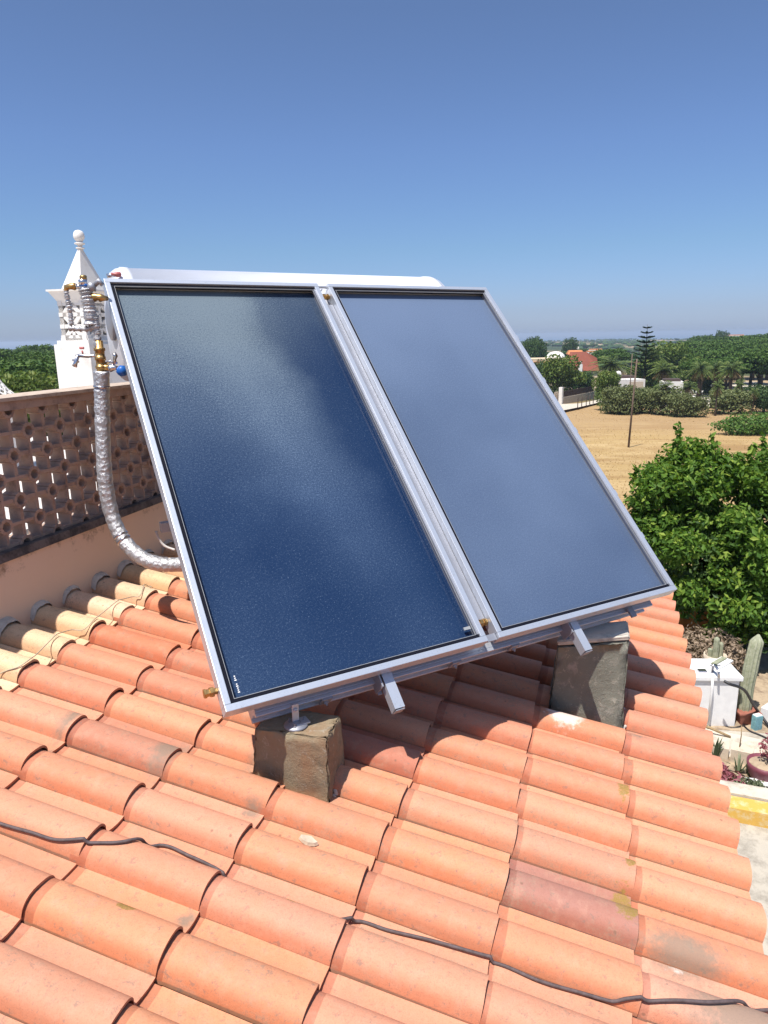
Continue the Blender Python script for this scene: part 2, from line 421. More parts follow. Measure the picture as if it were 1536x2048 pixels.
# ================================================================== STRUCTURE: terrain, field, yard, sea
GZ = -4.6
def tz(r):
    P = [(0, -4.72), (12, -4.72), (16, -4.9), (24, -5.6), (53, -8.2), (80, -9.4), (108, -10.1), (200, -12), (600, -15), (1500, -17), (2400, -22), (2700, -40)]
    for (a, za), (b, zb) in zip(P, P[1:]):
        if r <= b:
            t = (r-a)/(b-a); return za+(zb-za)*t
    return -40
def ground_mat():
    t = NT('dry_field')
    P = t.N('ShaderNodeNewGeometry').outputs['Position']
    st = t.N('ShaderNodeMapping', i={'Vector': P, 'Scale': (.035, .11, 0), 'Rotation': (0, 0, .2)}).outputs[0]
    st2 = t.N('ShaderNodeMapping', i={'Vector': P, 'Scale': (.13, .28, 0), 'Rotation': (0, 0, .12)}).outputs[0]
    a = t.noise(1.0, 8, .66, st, dist=.6); b = t.noise(1.0, 9, .72, st2, dist=.8)
    c = t.mix(t.ramp(a, [(.42, 0.0), (.54, 1.0)]), (.32, .20, .085), (.42, .29, .125))
    c = t.mix(t.ramp(b, [(.47, 0.0), (.62, .9)]), c, (.52, .38, .19))
    c = t.mix(t.ramp(t.noise(1.0, 9, .75, t.N('ShaderNodeMapping', i={'Vector': P, 'Scale': (3, 5, 0)}).outputs[0]), [(.35, .5), (.6, 0.0)]), c, (.23, .14, .07))
    ln = t.N('ShaderNodeVectorMath', operation='LENGTH', i={0: P}).outputs['Value']
    far = t.N('ShaderNodeMapRange', i={0: ln, 1: 100.0, 2: 120.0, 3: 0.0, 4: 1.0}).outputs[0]
    fpos = t.N('ShaderNodeMapping', i={'Vector': P, 'Scale': (.012, .004, 0)}).outputs[0]
    fn = t.noise(1.0, 6, .6, fpos)
    fc = t.ramp(fn, [(.40, (.045, .065, .028)), (.52, (.075, .085, .04)), (.58, (.34, .25, .15)), (.75, (.45, .35, .23))])
    c = t.mix(far, c, fc)
    brown = t.N('ShaderNodeMapRange', i={0: ln, 1: 66.0, 2: 84.0, 3: 0.0, 4: .8}).outputs[0]
    c = t.mix(t.math('MULTIPLY', brown, t.math('SUBTRACT', 1.0, far)), c, (.34, .225, .115))
    return t.set(base=c, rough=.95, spec=.1, normal=t.bump(t.noise(1.0, 8, .7, t.N('ShaderNodeMapping', i={'Vector': P, 'Scale': (6, 6, 0)}).outputs[0]), .5, .1))
M['ground'] = ground_mat()
rs = [0, 6, 12, 14, 16, 20, 24, 30, 38, 46, 53, 62, 72, 84, 96, 108, 130, 160, 200, 260, 340, 450, 600, 800, 1100, 1500, 1900, 2400, 2700]
mb = MB(); vs = [(0, 0, tz(0))]; NS = 96
for r in rs[1:]:
    for k in range(NS):
        a = 2*PI*k/NS; x, y = r*math.cos(a), r*math.sin(a)
        z = tz(r) + (0 if r < 20 or r > 2500 else (math.sin(x*.05+1.3)*math.cos(y*.043)*.25*min(1, (r-16)/40)
             + (math.sin(x*.006+.5)*math.cos(y*.0045+1)*2.2 if r > 300 else 0)))
        vs.append((x, y, z))
fs = [(0, 1+k, 1+(k+1) % NS) for k in range(NS)]
for q in range(len(rs)-2):
    for k in range(NS):
        a = 1+q*NS+k; b = 1+q*NS+(k+1) % NS; fs.append((a, a+NS, b+NS, b))
mb.add(vs, fs, True); tag(mb.build('ground', M['ground']), kind='structure')
t = NT('sea_water'); t.set(base=(.03, .085, .16), rough=.25, normal=t.bump(t.noise(.02, 5, .6, t.N('ShaderNodeNewGeometry').outputs['Position']), .4, 2))
mb = MB(); Q = 64; R1, R2 = 2500, 30000
mb.add([(R*math.cos(2*PI*k/Q), R*math.sin(2*PI*k/Q), -38.5) for R in (R1, R2) for k in range(Q)], [(k, k+Q, (k+1) % Q+Q, (k+1) % Q) for k in range(Q)])
tag(mb.build('sea', t.m), kind='structure')

# ================================================================== HOUSE with tiled roof
house = thing('house', 'house whose orange clay tile roof carries the solar heater in the foreground', 'house', roof(3, 0))
BW, PW, BH = .60, .40, .058
def prof(u):
    """height of tile top surface over the foot plane across one tile, u 0..1 (0 = near foot of the barrel)"""
    if u < BW:
        x = (u/BW)*2-1; return BH*max(0, 1-abs(x)**2.5)**(1/2.15)
    x = (u-BW)/PW; return -.002-.005*math.sin(PI*x)
UU = [0, .02, .05, .09, .14, .20, .30, .40, .46, .51, .55, .58, .60, .66, .74, .84, .93, .985]
TT = [-.07, 0, .02, .066, .072, .15, .3, .45, .6, .75, .88, .95, 1.0]
tints = [(.57, .250, .148), (.56, .240, .140), (.58, .265, .158), (.55, .238, .145), (.57, .246, .138), (.53, .225, .140), (.575, .268, .168)]
special = {(5, 0): (.36, .17, .13), (1, 0): (.44, .19, .125), (3, 2): (.42, .165, .11), (2, -4): (.53, .25, .155), (1, 5): (.47, .17, .10), (0, 3): (.50, .185, .10), (1, 4): (.52, .20, .115), (6, -1): (.58, .29, .20), (4, -3): (.58, .26, .16), (6, 5): (.55, .235, .15), (4, 2): (.56, .235, .135), (2, -5): (.52, .245, .155)}
# (channel, i, j, radius_i, radius_j): lichen, grime, mortar smears on the tiles
marks = [(0, 5.93, .62, .10, .42), (0, 5.95, 3.35, .06, .30), (0, 5.96, 1.55, .05, .30), (0, 3.56, -1.45, .055, .12), (0, 5.25, -2.4, .12, .22), (0, 2.62, -2.5, .07, .11),
         (1, 1.93, .42, .12, .55), (1, 5.55, 2.62, .42, .10), (1, 5.2, 1.60, .35, .07), (1, 4.5, 2.65, .30, .08), (1, 2.95, -2.2, .07, .16), (1, 0.93, .3, .06, .45), (1, 6.75, -.75, .5, .40), (1, 6.35, .1, .3, .25), (1, 4.1, .62, .25, .08), (1, 3.7, -1.35, .06, .08),
         (1, 2.9, -.05, .08, .12), (1, 2.3, -1.3, .05, .05), (1, 3.25, -2.3, .05, .05), (1, 1.05, -.4, .12, .12), (1, .6, 1.75, .12, .06),
         (2, 5.35, 5.38, .22, .34), (2, 5.45, -2.30, .06, .08), (2, 6.25, -.05, .06, .07), (2, 1.35, .1, .02, .02)]
pier_marks = [(1, 2.66, 1.2, .10, .5), (1, 3.50, 1.05, .07, .40), (1, 6.12, 5.6, .07, .4)]
def build_tiles():
    mb = MB(); tint = []; mark = []
    r = random.Random(11); nu, nt = len(UU), len(TT)
    for i in range(-1, 7):
        for j in range(-14, 16):
            cream = i == -1
            c = special.get((i, j)) or tints[r.randrange(len(tints))]
            k = r.uniform(.96, 1.05)
            c = [c[0]*k, c[1]*k*1.03*r.uniform(.98, 1.03), c[2]*k*1.04]
            if cream: c = [.66*k, .49*k, .315*k*r.uniform(.92, 1.1)]
            dj = r.gauss(0, .008); di = r.gauss(0, .010); dh = r.gauss(0, .0014); rot = r.gauss(0, .006); grow = r.uniform(.008, .012)
            if i == 6: di *= .35
            def P(t, u, dz=0):
                wob = .004*math.sin(u*9+i*3+j*1.7) if t == 1.0 else 0
                widen = (t-.5)*.02*(u-.3)
                h = prof(u)*(.97+.05*t) + grow*t + dh + dz
                if t < .068: h -= .002
                return roof(i+t+di+wob*(1 if t == 1 else 0), j+u+dj+widen+rot*t, h)
            t0 = len(mb.v); vs = []
            ext = 1.0
            for t in TT:
                for u in UU: vs.append(P(t, u))
            fs = [(a*nu+b, (a+1)*nu+b, (a+1)*nu+b+1, a*nu+b+1) for a in range(nt-1) for b in range(nu-1)]
            mb.add(vs, fs, True)
            # lower end thickness and a short underside
            v2 = [P(1.0, u) for u in UU]+[P(1.0, u, -.010) for u in UU]+[P(.86, u, -.010) for u in UU]
            f2 = [(b, nu+b, nu+b+1, b+1) for b in range(nu-1)]+[(nu+b, 2*nu+b, 2*nu+b+1, nu+b+1) for b in range(nu-1)]
            mb.add(v2, f2, False)
            # side lip of the barrel foot and of the pan
            v3 = [P(t, 0) for t in TT]+[P(t, 0, -.012) for t in TT]; f3 = [(a, nt+a, nt+a+1, a+1) for a in range(nt-1)]
            mb.add(v3, f3, False)
            def info(t, u):
                cc = list(c)
                if t < .068 and not cream: cc = [cc[0]*.76, cc[1]*.66, cc[2]*.66]  # clay collar below the seam, darkened to stand for the shadow there
                if u < .13: cc = [cc[0]*(.93+.5*u), cc[1]*(.80+1.5*u), cc[2]*(.72+2.1*u)]     # deeper orange low on the flank
                m = [0, 0, 0]
                for ch, mi, mj, ri, rj in marks+pier_marks:
                    d = math.hypot((i+t-mi)/ri, (j+u-mj)/rj)
                    if d < 1.6: m[ch] = max(m[ch], min(1, 1.25*(1.6-d)/1.6))
                return (*cc, 1), (*m, 1)
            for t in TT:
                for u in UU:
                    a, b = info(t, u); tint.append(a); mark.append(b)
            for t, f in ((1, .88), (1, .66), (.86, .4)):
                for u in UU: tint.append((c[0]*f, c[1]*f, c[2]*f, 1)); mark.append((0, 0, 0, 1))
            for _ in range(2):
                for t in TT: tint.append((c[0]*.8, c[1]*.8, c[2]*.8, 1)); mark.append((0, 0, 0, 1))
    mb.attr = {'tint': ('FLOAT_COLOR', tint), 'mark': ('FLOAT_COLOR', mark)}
    return mb
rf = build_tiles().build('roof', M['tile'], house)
tag(rf, 'orange clay tiles with one cream course along the wall')
# roof deck under the tiles and house walls under the eave
mb = MB()
A = [roof(-1.2, -14, -.03), roof(6.85, -14, -.03), roof(6.85, 15.6, -.03), roof(-1.2, 15.6, -.03)]
mb.prism([p-RN*.06 for p in A], A); mb.build('roof_deck', M['mortar'], house)
mb = MB()
B = [roof(6.25, -14, -.1), roof(6.25, 15.5, -.1), roof(-1.2, 15.5, -.1), roof(-1.2, -14, -.1)]
mb.prism([V((p.x, p.y, GZ-.1)) for p in B], B); mb.build('wall', M['render'], house)
# grey mortar collars where the cream course meets the parapet
r = random.Random(3)
for j in range(-12, 15):
    mb = MB(); n0 = 12; w = r.uniform(.07, .13); a0 = -.86
    vs = []
    for t in (a0, a0+w*.6, a0+w):
        for q in range(n0+1):
            u = -.01+q/n0*(BW+.03)
            vs.append(roof(t+r.uniform(-.01, .01), j+u, (prof(min(max(u, 0), BW-.001))+.012+.010*(t-a0 < w*.8))*1.02))
    mb.add(vs, [(a*(n0+1)+b, (a+1)*(n0+1)+b, (a+1)*(n0+1)+b+1, a*(n0+1)+b+1) for a in range(2) for b in range(n0)], True)
    mb.build('mortar_collar', M['mortar'], house)

# ================================================================== PARAPET with pierced blocks
WI = -.80
def wallp(j, off, z):       # j along the eave direction (tile units), off to the back, z absolute
    b = roof(WI, j); return V((b.x, b.y, 0)) - RD0*off + V((0, 0, z))
zb = roof(WI, 0).z
Z1, Z2 = zb+.345, zb+.945
J0, J1 = -14, 13
par = thing('parapet_wall', 'plastered parapet wall topped with pierced terracotta blocks beside the roof', 'wall', wallp(0, 0, zb))
mb = MB(); mb.prism([wallp(J0, 0, zb-.6), wallp(J1, 0, zb-.6), wallp(J1, .20, zb-.6), wallp(J0, .20, zb-.6)],
                    [wallp(J0, 0, Z1), wallp(J1, 0, Z1), wallp(J1, .20, Z1), wallp(J0, .20, Z1)]); mb.build('base', M['plaster'], par, fix=True)
mb = MB(); mb.prism([wallp(J0, -.012, Z1-.022), wallp(J1, -.012, Z1-.022), wallp(J1, .215, Z1-.022), wallp(J0, .215, Z1-.022)],
                    [wallp(J0, -.004, Z1+.014), wallp(J1, -.004, Z1+.014), wallp(J1, .21, Z1+.014), wallp(J0, .21, Z1+.014)]); mb.build('ledge', M['ledge'], par, fix=True)
PB = .20
def block_screen():
    mb = MB(); th = .014; D = .070; o0 = .035
    L = (J1-J0)*TW; nb = int(L/PB)
    def seg(s0, z0, s1, z1, t=th, d=0):
        a = V((s0, z0)); b = V((s1, z1)); dr = (b-a).normalized(); n = V((-dr.y, dr.x))*t/2
        pts = [a+n, a-n, b-n, b+n]
        f = lambda q, off: wallp(J0+q.x/TW, off, Z1+.012+q.y)
        mb.prism([f(q, o0-d) for q in pts], [f(q, o0+D+d) for q in pts])
    def ring(cx, cz, r, a0, a1, n, t=th*1.05):
        for q in range(n):
            a = a0+(a1-a0)*q/n; b = a0+(a1-a0)*(q+1)/n
            seg(cx+r*math.cos(a), cz+r*math.sin(a), cx+r*math.cos(b), cz+r*math.sin(b), t, .004)
    for k in range(nb):
        for m in range(3):
            x0, z0 = k*PB, m*PB; cx, cz = x0+PB/2, z0+PB/2; R = PB*.155
            ring(cx, cz, R, 0, 2*PI, 8)
            for a in range(4):
                A = a*PI/2; ca, sa = math.cos(A), math.sin(A)
                seg(cx+ca*R, cz+sa*R, cx+ca*PB/2, cz+sa*PB/2)
            # quarter rings at the corners plus the edges between them
            for sx in (0, 1):
                for sz in (0, 1):
                    ccx, ccz = x0+sx*PB, z0+sz*PB
                    A = {(0, 0): 0, (1, 0): PI/2, (1, 1): PI, (0, 1): 1.5*PI}[(sx, sz)]
                    ring(ccx, ccz, R, A, A+PI/2, 2)
            seg(x0+R, z0+.004, x0+PB-R, z0+.004, .018, -.002); seg(x0+.003, z0+R, x0+.003, z0+PB-R, .018, -.003)
    return mb
block_screen().build('block_screen', M['block'], par, fix=True)
mb = MB(); mb.prism([wallp(J0, .018, Z2+.012), wallp(J1, .018, Z2+.012), wallp(J1, .168, Z2+.012), wallp(J0, .168, Z2+.012)],
                    [wallp(J0, .018, Z2+.052), wallp(J1, .018, Z2+.052), wallp(J1, .168, Z2+.052), wallp(J0, .168, Z2+.052)])
mb.build('top_course', M['block'], par, fix=True); mb = MB(); mb.prism([wallp(J0, .006, Z2+.0525), wallp(J1, .006, Z2+.0525), wallp(J1, .182, Z2+.0525), wallp(J0, .182, Z2+.0525)],
         [wallp(J0, .006, Z2+.068), wallp(J1, .006, Z2+.068), wallp(J1, .182, Z2+.068), wallp(J0, .182, Z2+.068)]); mb.build('coping', M['coping'], par, fix=True)
# flat terrace behind the parapet
TZ0 = zb-.35
mb = MB(); P4 = [wallp(J0, .25, 0), wallp(40, .25, 0), wallp(40, 7.5, 0), wallp(J0, 7.5, 0)]
mb.prism([V((p.x, p.y, GZ-.1)) for p in P4], [V((p.x, p.y, TZ0)) for p in P4]); tag(mb.build('terrace', M['terrace'], fix=True), kind='structure')

# ================================================================== CHIMNEYS
def lattice_face(mb, o, ax, up, nrm, w, h, d=.05, rows=3, bar=.046):
    """wall slab pierced by triangles: bars between nodes"""
    def seg(a, b, t=bar):
        dr = (b-a); L = dr.length; dr.normalize(); n = nrm.cross(dr)
        mb.box((a+b)/2-nrm*d/2, dr, n, nrm, L+t*.3, t, d)
    pt = lambda x, y: o+ax*x+up*y
    m = .05
    for q in range(rows+1): seg(pt(0, h*q/rows), pt(w, h*q/rows), bar*(1.3 if q in (0, rows) else .9))
    seg(pt(m/2, 0), pt(m/2, h), m); seg(pt(w-m/2, 0), pt(w-m/2, h), m)
    for q in range(rows):
        y0, y1 = h*q/rows, h*(q+1)/rows
        seg(pt(w/2, y0), pt(w/2, y1), bar*.8)
        if q % 2 == 0: seg(pt(m, y0), pt(w/2, y1)); seg(pt(w-m, y0), pt(w/2, y1))
        else: seg(pt(m, y1), pt(w/2, y0)); seg(pt(w-m, y1), pt(w/2, y0))
CY = 7.6
near = -RE; side = RD0
cb = at(184, 740, CY)      # near right vertical edge of the base
zt = at(184, 688, CY).z
WB, DB = .445, .62
corner = V((cb.x, cb.y, 0))
def cpnt(a, b, z): return corner - side*a + RE*b + V((0, 0, z))     # a to the left, b to the back
ch = thing('ornate_chimney', 'white ornate chimney with pierced shaft, pointed spire and ball finial', 'chimney', cpnt(WB/2, DB/2, TZ0))
mb = MB(); mb.prism([cpnt(0, 0, TZ0), cpnt(0, DB, TZ0), cpnt(WB, DB, TZ0), cpnt(WB, 0, TZ0)], [cpnt(0, 0, zt), cpnt(0, DB, zt), cpnt(WB, DB, zt), cpnt(WB, 0, zt)]); mb.build('base', M['whitewash'], ch, fix=True)
mb = MB(); mb.box(cpnt(WB/2, DB/2, zt+.02), side, RE, Z, WB-.05, DB-.05, .04); mb.box(cpnt(WB/2, DB/2, zt+.052), side, RE, Z, WB-.10, DB-.12, .024)
mb.build('plinth', M['whitewash'], ch)
s0, s1 = .065, WB-.065; d0_, d1_ = .06, DB-.06
zs0 = zt+.064; zs1 = zs0+.36
mb = MB()
lattice_face(mb, cpnt(s1, d0_, zs0), side, Z, -RE, s1-s0, zs1-zs0)
lattice_face(mb, cpnt(s0, d0_, zs0), RE, Z, side, d1_-d0_, zs1-zs0)
lattice_face(mb, cpnt(s1, d1_, zs0), side, Z, RE, s1-s0, zs1-zs0)
lattice_face(mb, cpnt(s1, d0_, zs0), RE, Z, -side, d1_-d0_, zs1-zs0)
mb.build('pierced_shaft', M['whitewash'], ch, fix=True)
mb = MB(); mb.box(cpnt((s0+s1)/2, (d0_+d1_)/2, (zs0+zs1)/2), side, RE, Z, s1-s0-.2, d1_-d0_-.2, zs1-zs0-.01); mb.build('flue', M['soot'], ch)
zc = zs1+.115
def ring4(m, z): return [cpnt(s0-m, d0_-m, z), cpnt(s0-m, d1_+m, z), cpnt(s1+m, d1_+m, z), cpnt(s1+m, d0_-m, z)]
mb = MB(); mb.prism(ring4(0, zs1), ring4(.012, zs1+.03)); mb.prism(ring4(.012, zs1+.03), ring4(.06, zc)); mb.prism(ring4(.072, zc), ring4(.072, zc+.018))
mb.build('cornice', M['whitewash'], ch, fix=True)
ap = cpnt((s0+s1)/2, (d0_+d1_)/2, 0)
zsp = zc+.022+.42
mb = MB(); b4 = ring4(-.035, zc+.022); tcen = V((ap.x, ap.y, zsp)); t4 = [tcen+(V((q.x, q.y, 0))-V((ap.x, ap.y, 0)))*.10 for q in b4]
mb.prism(b4, t4); mb.build('spire', M['whitewash'], ch, fix=True)
mb = MB(); mb.lathe(tcen, Z, [(.042, 0), (.045, .01), (.024, .018), (.025, .035), (.052, .046), (.054, .056), (.028, .065), (.038, .08), (.054, .105), (.057, .13), (.050, .158), (.038, .176), (.012, .186)], 14)
mb.build('finial', M['whitewash'], ch)
# second chimney cap, only its pierced flank shows above the parapet
bc = at(-18, 800, 9.0)
c2 = thing('lattice_chimney', 'low flared white lattice chimney at the left picture edge behind the parapet', 'chimney', (bc.x, bc.y, TZ0))
mb = MB(); w2 = .36
pr = [(.39, -.10), (.35, 0.0), (.27, .06), (.19, .14), (.125, .24), (.08, .34), (.05, .42)]
for q in range(16):
    a = 2*PI*q/16
    for (r0, h0), (r1, h1) in zip(pr, pr[1:]):
        for da, db in ((0, .2), (.2, 0)):
            p0 = V((bc.x+r0*math.cos(a+da*1.9), bc.y+r0*math.sin(a+da*1.9), bc.z+h0)); p1 = V((bc.x+r1*math.cos(a+db*1.9), bc.y+r1*math.sin(a+db*1.9), bc.z+h1))
            mb.tube([p0, p1], .013, 5, False)
for r0, h0 in pr:
    mb.tube([V((bc.x+r0*math.cos(2*PI*q/24), bc.y+r0*math.sin(2*PI*q/24), bc.z+h0)) for q in range(25)], .012, 5, False)
mb.build('lattice_cap', M['whitewash'], c2)
mb = MB(); mb.lathe((bc.x, bc.y, TZ0), Z, [(.33, 0), (.33, bc.z-TZ0-.12), (.40, bc.z-TZ0-.11), (.40, bc.z-TZ0-.08)], 4, False); mb.build('base', M['whitewash'], c2)
mb = MB(); mb.lathe((bc.x, bc.y, bc.z-.08), Z, [(.25, 0), (.2, .08), (.09, .24), (.03, .4)], 12); mb.build('flue', M['soot'], c2)

# ================================================================== SOLAR WATER HEATER
sol = thing('solar_water_heater', 'solar water heater with two tilted collectors and a white tank behind them', 'solar heater', hp(1.05, .0, -.15))
def collector(u0, u1, gm, flip, lab):
    H = 2.023; fw = .023; D = .055; rec = .042; um = (u0+u1)/2
    mb = MB()
    def bar(ua, ub, va, vb, wa, wb): mb.bev(hp((ua+ub)/2, (va+vb)/2, (wa+wb)/2), PX, PY, PN, ub-ua, vb-va, wb-wa, .002)
    bar(u0, u1, 0, fw, -D, 0); bar(u0, u1, H-fw, H, -D, 0); bar(u0, u0+fw, fw+.0005, H-fw-.0005, -D, -.0008); bar(u1-fw, u1, fw+.0005, H-fw-.0005, -D, -.0008)
    fr = mb.build('collector_frame', M['alu'], sol); tag(fr, lab)
    mb = MB(); g = .015; wa, wb = -.024, -.010
    for (a, b, c, d) in ((u0+fw, u1-fw, fw, fw+g), (u0+fw, u1-fw, H-fw-g, H-fw), (u0+fw, u0+fw+g, fw+g, H-fw-g)):
        mb.box(hp((a+b)/2, (c+d)/2, (wa+wb)/2), PX, PY, PN, b-a, d-c, wb-wa)
    mb.build('rubber_gasket', M['gasket'], fr)
    mb = MB(); c, d = fw+g, H-fw-g; b = u1-fw
    mb.box(hp(b-.0045, (c+d)/2, -.010), PX, PY, PN, .009, d-c, .006)
    mb.box(hp(b-.0125, (c+d)/2, -.013), PX, PY, PN, .003, d-c, .003)
    mb.box(hp(b-.002, (c+d)/2, -.027), PX, PY, PN, .004, d-c, .028)
    mb.build('side_strip', M['alu_dull'], fr)
    mb = MB(); e = .0016
    ua, ub, va, vb = u0+fw+g, u1-fw-.012, fw+g, H-fw-g
    w = -.012
    for (x0, x1, y0, y1) in ((ua, ub, va, va+e), (ua, ub, vb-e, vb), (ua, ua+e, va+e, vb-e), (ub-e, ub, va+e, vb-e)):
        mb.box(hp((x0+x1)/2, (y0+y1)/2, w), PX, PY, PN, x1-x0, y1-y0, .005)
    mb.build('seal_bead', M['bead'], fr)
    ua, ub, va, vb = u0+fw+.002, u1-fw-.002, fw+.002, H-fw-.002
    mb = MB(); n, m = 12, 24; vs = []; at_ = []
    for q in range(m+1):
        for k in range(n+1):
            u, v = ua+(ub-ua)*k/n, va+(vb-va)*q/m; vs.append(hp(u, v, -rec)); at_.append((u-u0, v, 0, 1))
    mb.add(vs, [(q*(n+1)+k, q*(n+1)+k+1, (q+1)*(n+1)+k+1, (q+1)*(n+1)+k) for q in range(m) for k in range(n)])
    mb.attr = {'uvp': ('FLOAT_COLOR', at_)}
    mb.build('glass_pane', gm, fr)
    mb = MB(); mb.box(hp(um, H/2, -D+.006), PX, PY, PN, u1-u0-2*fw, H-2*fw, .008); mb.build('back_plate', M['alu_dull'], fr)
    return fr
cl = collector(0.0, 1.028, M['glassL'], 0, 'left collector, dark glass fogged in a slanting band')
cr_ = collector(1.082, 2.10, M['glassR'], 1, 'right collector, evenly pale blue glass')
# tiny printed rating marks in the lower left corner of the left pane
mb = MB(); r = random.Random(5)
for k in range(9):
    if k == 5: continue
    mb.box(hp(.068, .066+k*.007, -.0415), PX, PY, PN, .0045 if k % 3 else .007, .0038, .0006)
mb.build('printed_mark', M['white'], cl)
mb = MB(); mb.box(hp(.975, .075, -.020), PX, PY, PN, .030, .012, .004); mb.build('corner_clip', M['bead'], cl)
# flat strips bridging the two collectors
mb = MB()
mb.box(hp(1.055, 1.0, -.034), PX, PY, PN, .050, 1.80, .004); mb.box(hp(1.044, 1.0, -.028), PX, PY, PN, .004, 1.80, .010); mb.bev(hp(1.055, .014, -.018), PX, PY, PN, .050, .028, .006); mb.box(hp(1.055, 2.008, -.012), PX, PY, PN, .05, .012, .006)
mb.box(hp(1.036, 1.98, -.012), (PX*.7+PY*.7), (PY*.7-PX*.7), PN, .03, .006, .006)
mb.build('bridging_strip', M['alu_dull'], sol)
for v in (1.955, .085):
    mb = MB(); mb.lathe(hp(1.030, v, -.030), PX, [(.011, 0), (.011, .012), (.016, .013), (.016, .026), (.012, .027), (.012, .034), (.016, .035), (.016, .044), (.011, .045), (.011, .05)], 6, False)
    tag(mb.build('pipe_union', M['brass'], sol))
# lower left brass plug
mb = MB(); mb.lathe(hp(-.002, .085, -.030), -PX, [(.011, 0), (.011, .010), (.017, .011), (.017, .024), (.013, .025), (.013, .034), (.016, .035), (.016, .043), (.006, .045)], 6, False); mb.build('brass_plug', M['brass'], sol)
# slots on the right side (small hooks)
for v in (.30, .55, .95, 1.3, 1.62):
    mb = MB(); mb.bev(hp(2.106, v, -.012), PX, PY, PN, .012, .03, .012, .002); mb.build('edge_clip', M['alu'], sol)
# longitudinal lower beam (C section seen from the front) and upper beam
def cbeam(v0, w0, ua, ub, name):
    mb = MB(); um, L = (ua+ub)/2, ub-ua; hw = .076; dv = .040
    mb.bev(hp(um, v0+dv/2+.006, w0-hw/2), PX, PY, PN, L, dv, hw, .002)
    mb.bev(hp(um, v0-.001, w0-.008), PX, PY, PN, L, .014, .014, .002)
    mb.bev(hp(um, v0-.001, w0-hw+.008), PX, PY, PN, L, .014, .014, .002)
    return mb.build(name, M['alu'], sol)
cbeam(-.004, -.100, .115, 2.02, 'cross_beam')
cbeam(1.72, -.100, .115, 2.02, 'cross_beam')
# two sloping rails, their cut ends sticking out below the collectors
for u in (.600, 1.505):
    mb = MB(); a = .040; L0, L1 = -.135, 1.93; wt = -.057
    q = [hp(u-a/2, L0, wt-a), hp(u+a/2, L0, wt-a), hp(u+a/2, L1, wt-a), hp(u-a/2, L1, wt-a)]
    q2 = [hp(u-a/2, L0+.004, wt), hp(u+a/2, L0+.004, wt), hp(u+a/2, L1, wt), hp(u-a/2, L1, wt)]
    mb.prism(q, q2)
    rl = mb.build('sloping_rail', M['alu'], sol, fix=True)
    mb = MB(); mb.box(hp(u, L0-.0015, wt-a/2), PX, PY, PN, a-.004, .003, a-.004); mb.build('end_cap', M['alu_dull'], rl)
    mb = MB(); mb.bev(hp(u-.034, -.010, wt-.030), PX, PY, PN, .006, .07, .075, .001); mb.bev(hp(u-.028, -.03, wt-.052), PX, PY, PN, .018, .05, .006, .001); mb.build('angle_bracket', M['alu_dull'], rl)
# clamps on the beam
for u in (.375, .925, 1.215):
    mb = MB(); mb.bev(hp(u, -.016, -.130), PX, PY, PN, .040, .008, .040, .001); mb.bev(hp(u, -.010, -.106), PX, PY, PN, .040, .020, .006, .001)
    mb.lathe(hp(u, -.020, -.130), -PY, [(.009, 0), (.009, .006), (.004, .007), (.004, .013)], 6, False)
    mb.build('clamp', M['alu_dull'], sol)
mb = MB(); mb.bev(hp(1.86, -.020, -.085), PX, PY, PN, .030, .05, .012, .002); mb.build('clamp', M['alu_dull'], sol)
# rear legs and horizontal base rails
for u in (.600, 1.505):
    mb = MB(); mb.bev(hq(u, 1.33, (1.33*math.tan(_t)-.14-.65)/2+.0), PX, PY0, Z, .04, .04, 1.33*math.tan(_t)-.14+.60, .002); mb.build('rear_leg', M['alu'], sol)
    mb = MB(); mb.bev(hq(u, .86, -.235), PX, PY0, Z, .04, 1.02, .04, .002); mb.build('base_rail', M['alu'], sol)
mb = MB(); mb.bev(hq(1.08, 1.50, .235), PX, PY0, Z, 1.86, .04, .05, .002); mb.build('rear_beam', M['alu'], sol)
# tank
TB, TZc, TR = 1.74, 1.205, .268
def tank(u, r, a): return None
mb = MB(); ta, tb = .12, 1.87
cyl = hq(ta, TB, TZc)
mb.lathe(cyl, PX, [(TR*.80, -.055), (TR*.93, -.040), (TR*.985, -.020), (TR, 0), (TR+.004, .001), (TR+.004, .030), (TR, .031), (TR, tb-ta-.031), (TR+.004, tb-ta-.030), (TR+.004, tb-ta-.001), (TR, tb-ta), (TR*.985, tb-ta+.020), (TR*.93, tb-ta+.040), (TR*.80, tb-ta+.055)], 56)
tk = mb.build('tank', M['tank'], sol)
mb = MB(); mb.lathe(hq(ta-.06, TB-.03, TZc+.03), -PX, [(.10, 0), (.10, .012), (.07, .02), (.02, .022)], 20); mb.build('end_cover', M['alu_dull'], tk)
for u in (.600, 1.505):
    mb = MB(); mb.bev(hq(u, TB-.05, TZc-TR-.035), PX, PY0, Z, .06, .50, .05, .002); mb.bev(hq(u, TB-.20, TZc-TR-.01), PX, PY0, Z, .05, .04, .12, .002); mb.bev(hq(u, TB+.16, TZc-TR+.0), PX, PY0, Z, .05, .04, .10, .002); mb.build('cradle', M['alu'], sol)
mb = MB(); q = at(236, 549, 3.42); mb.lathe(q, -PX, [(.006, -.014), (.012, -.010), (.012, .008), (.008, .014), (.008, .03)], 10); mb.build('valve_knob', M['red'], sol)
mb = MB(); mb.tube([at(214, 552, 3.40), at(232, 549, 3.42)], .010, 8); mb.build('pipe_stub', M['chrome'], sol)

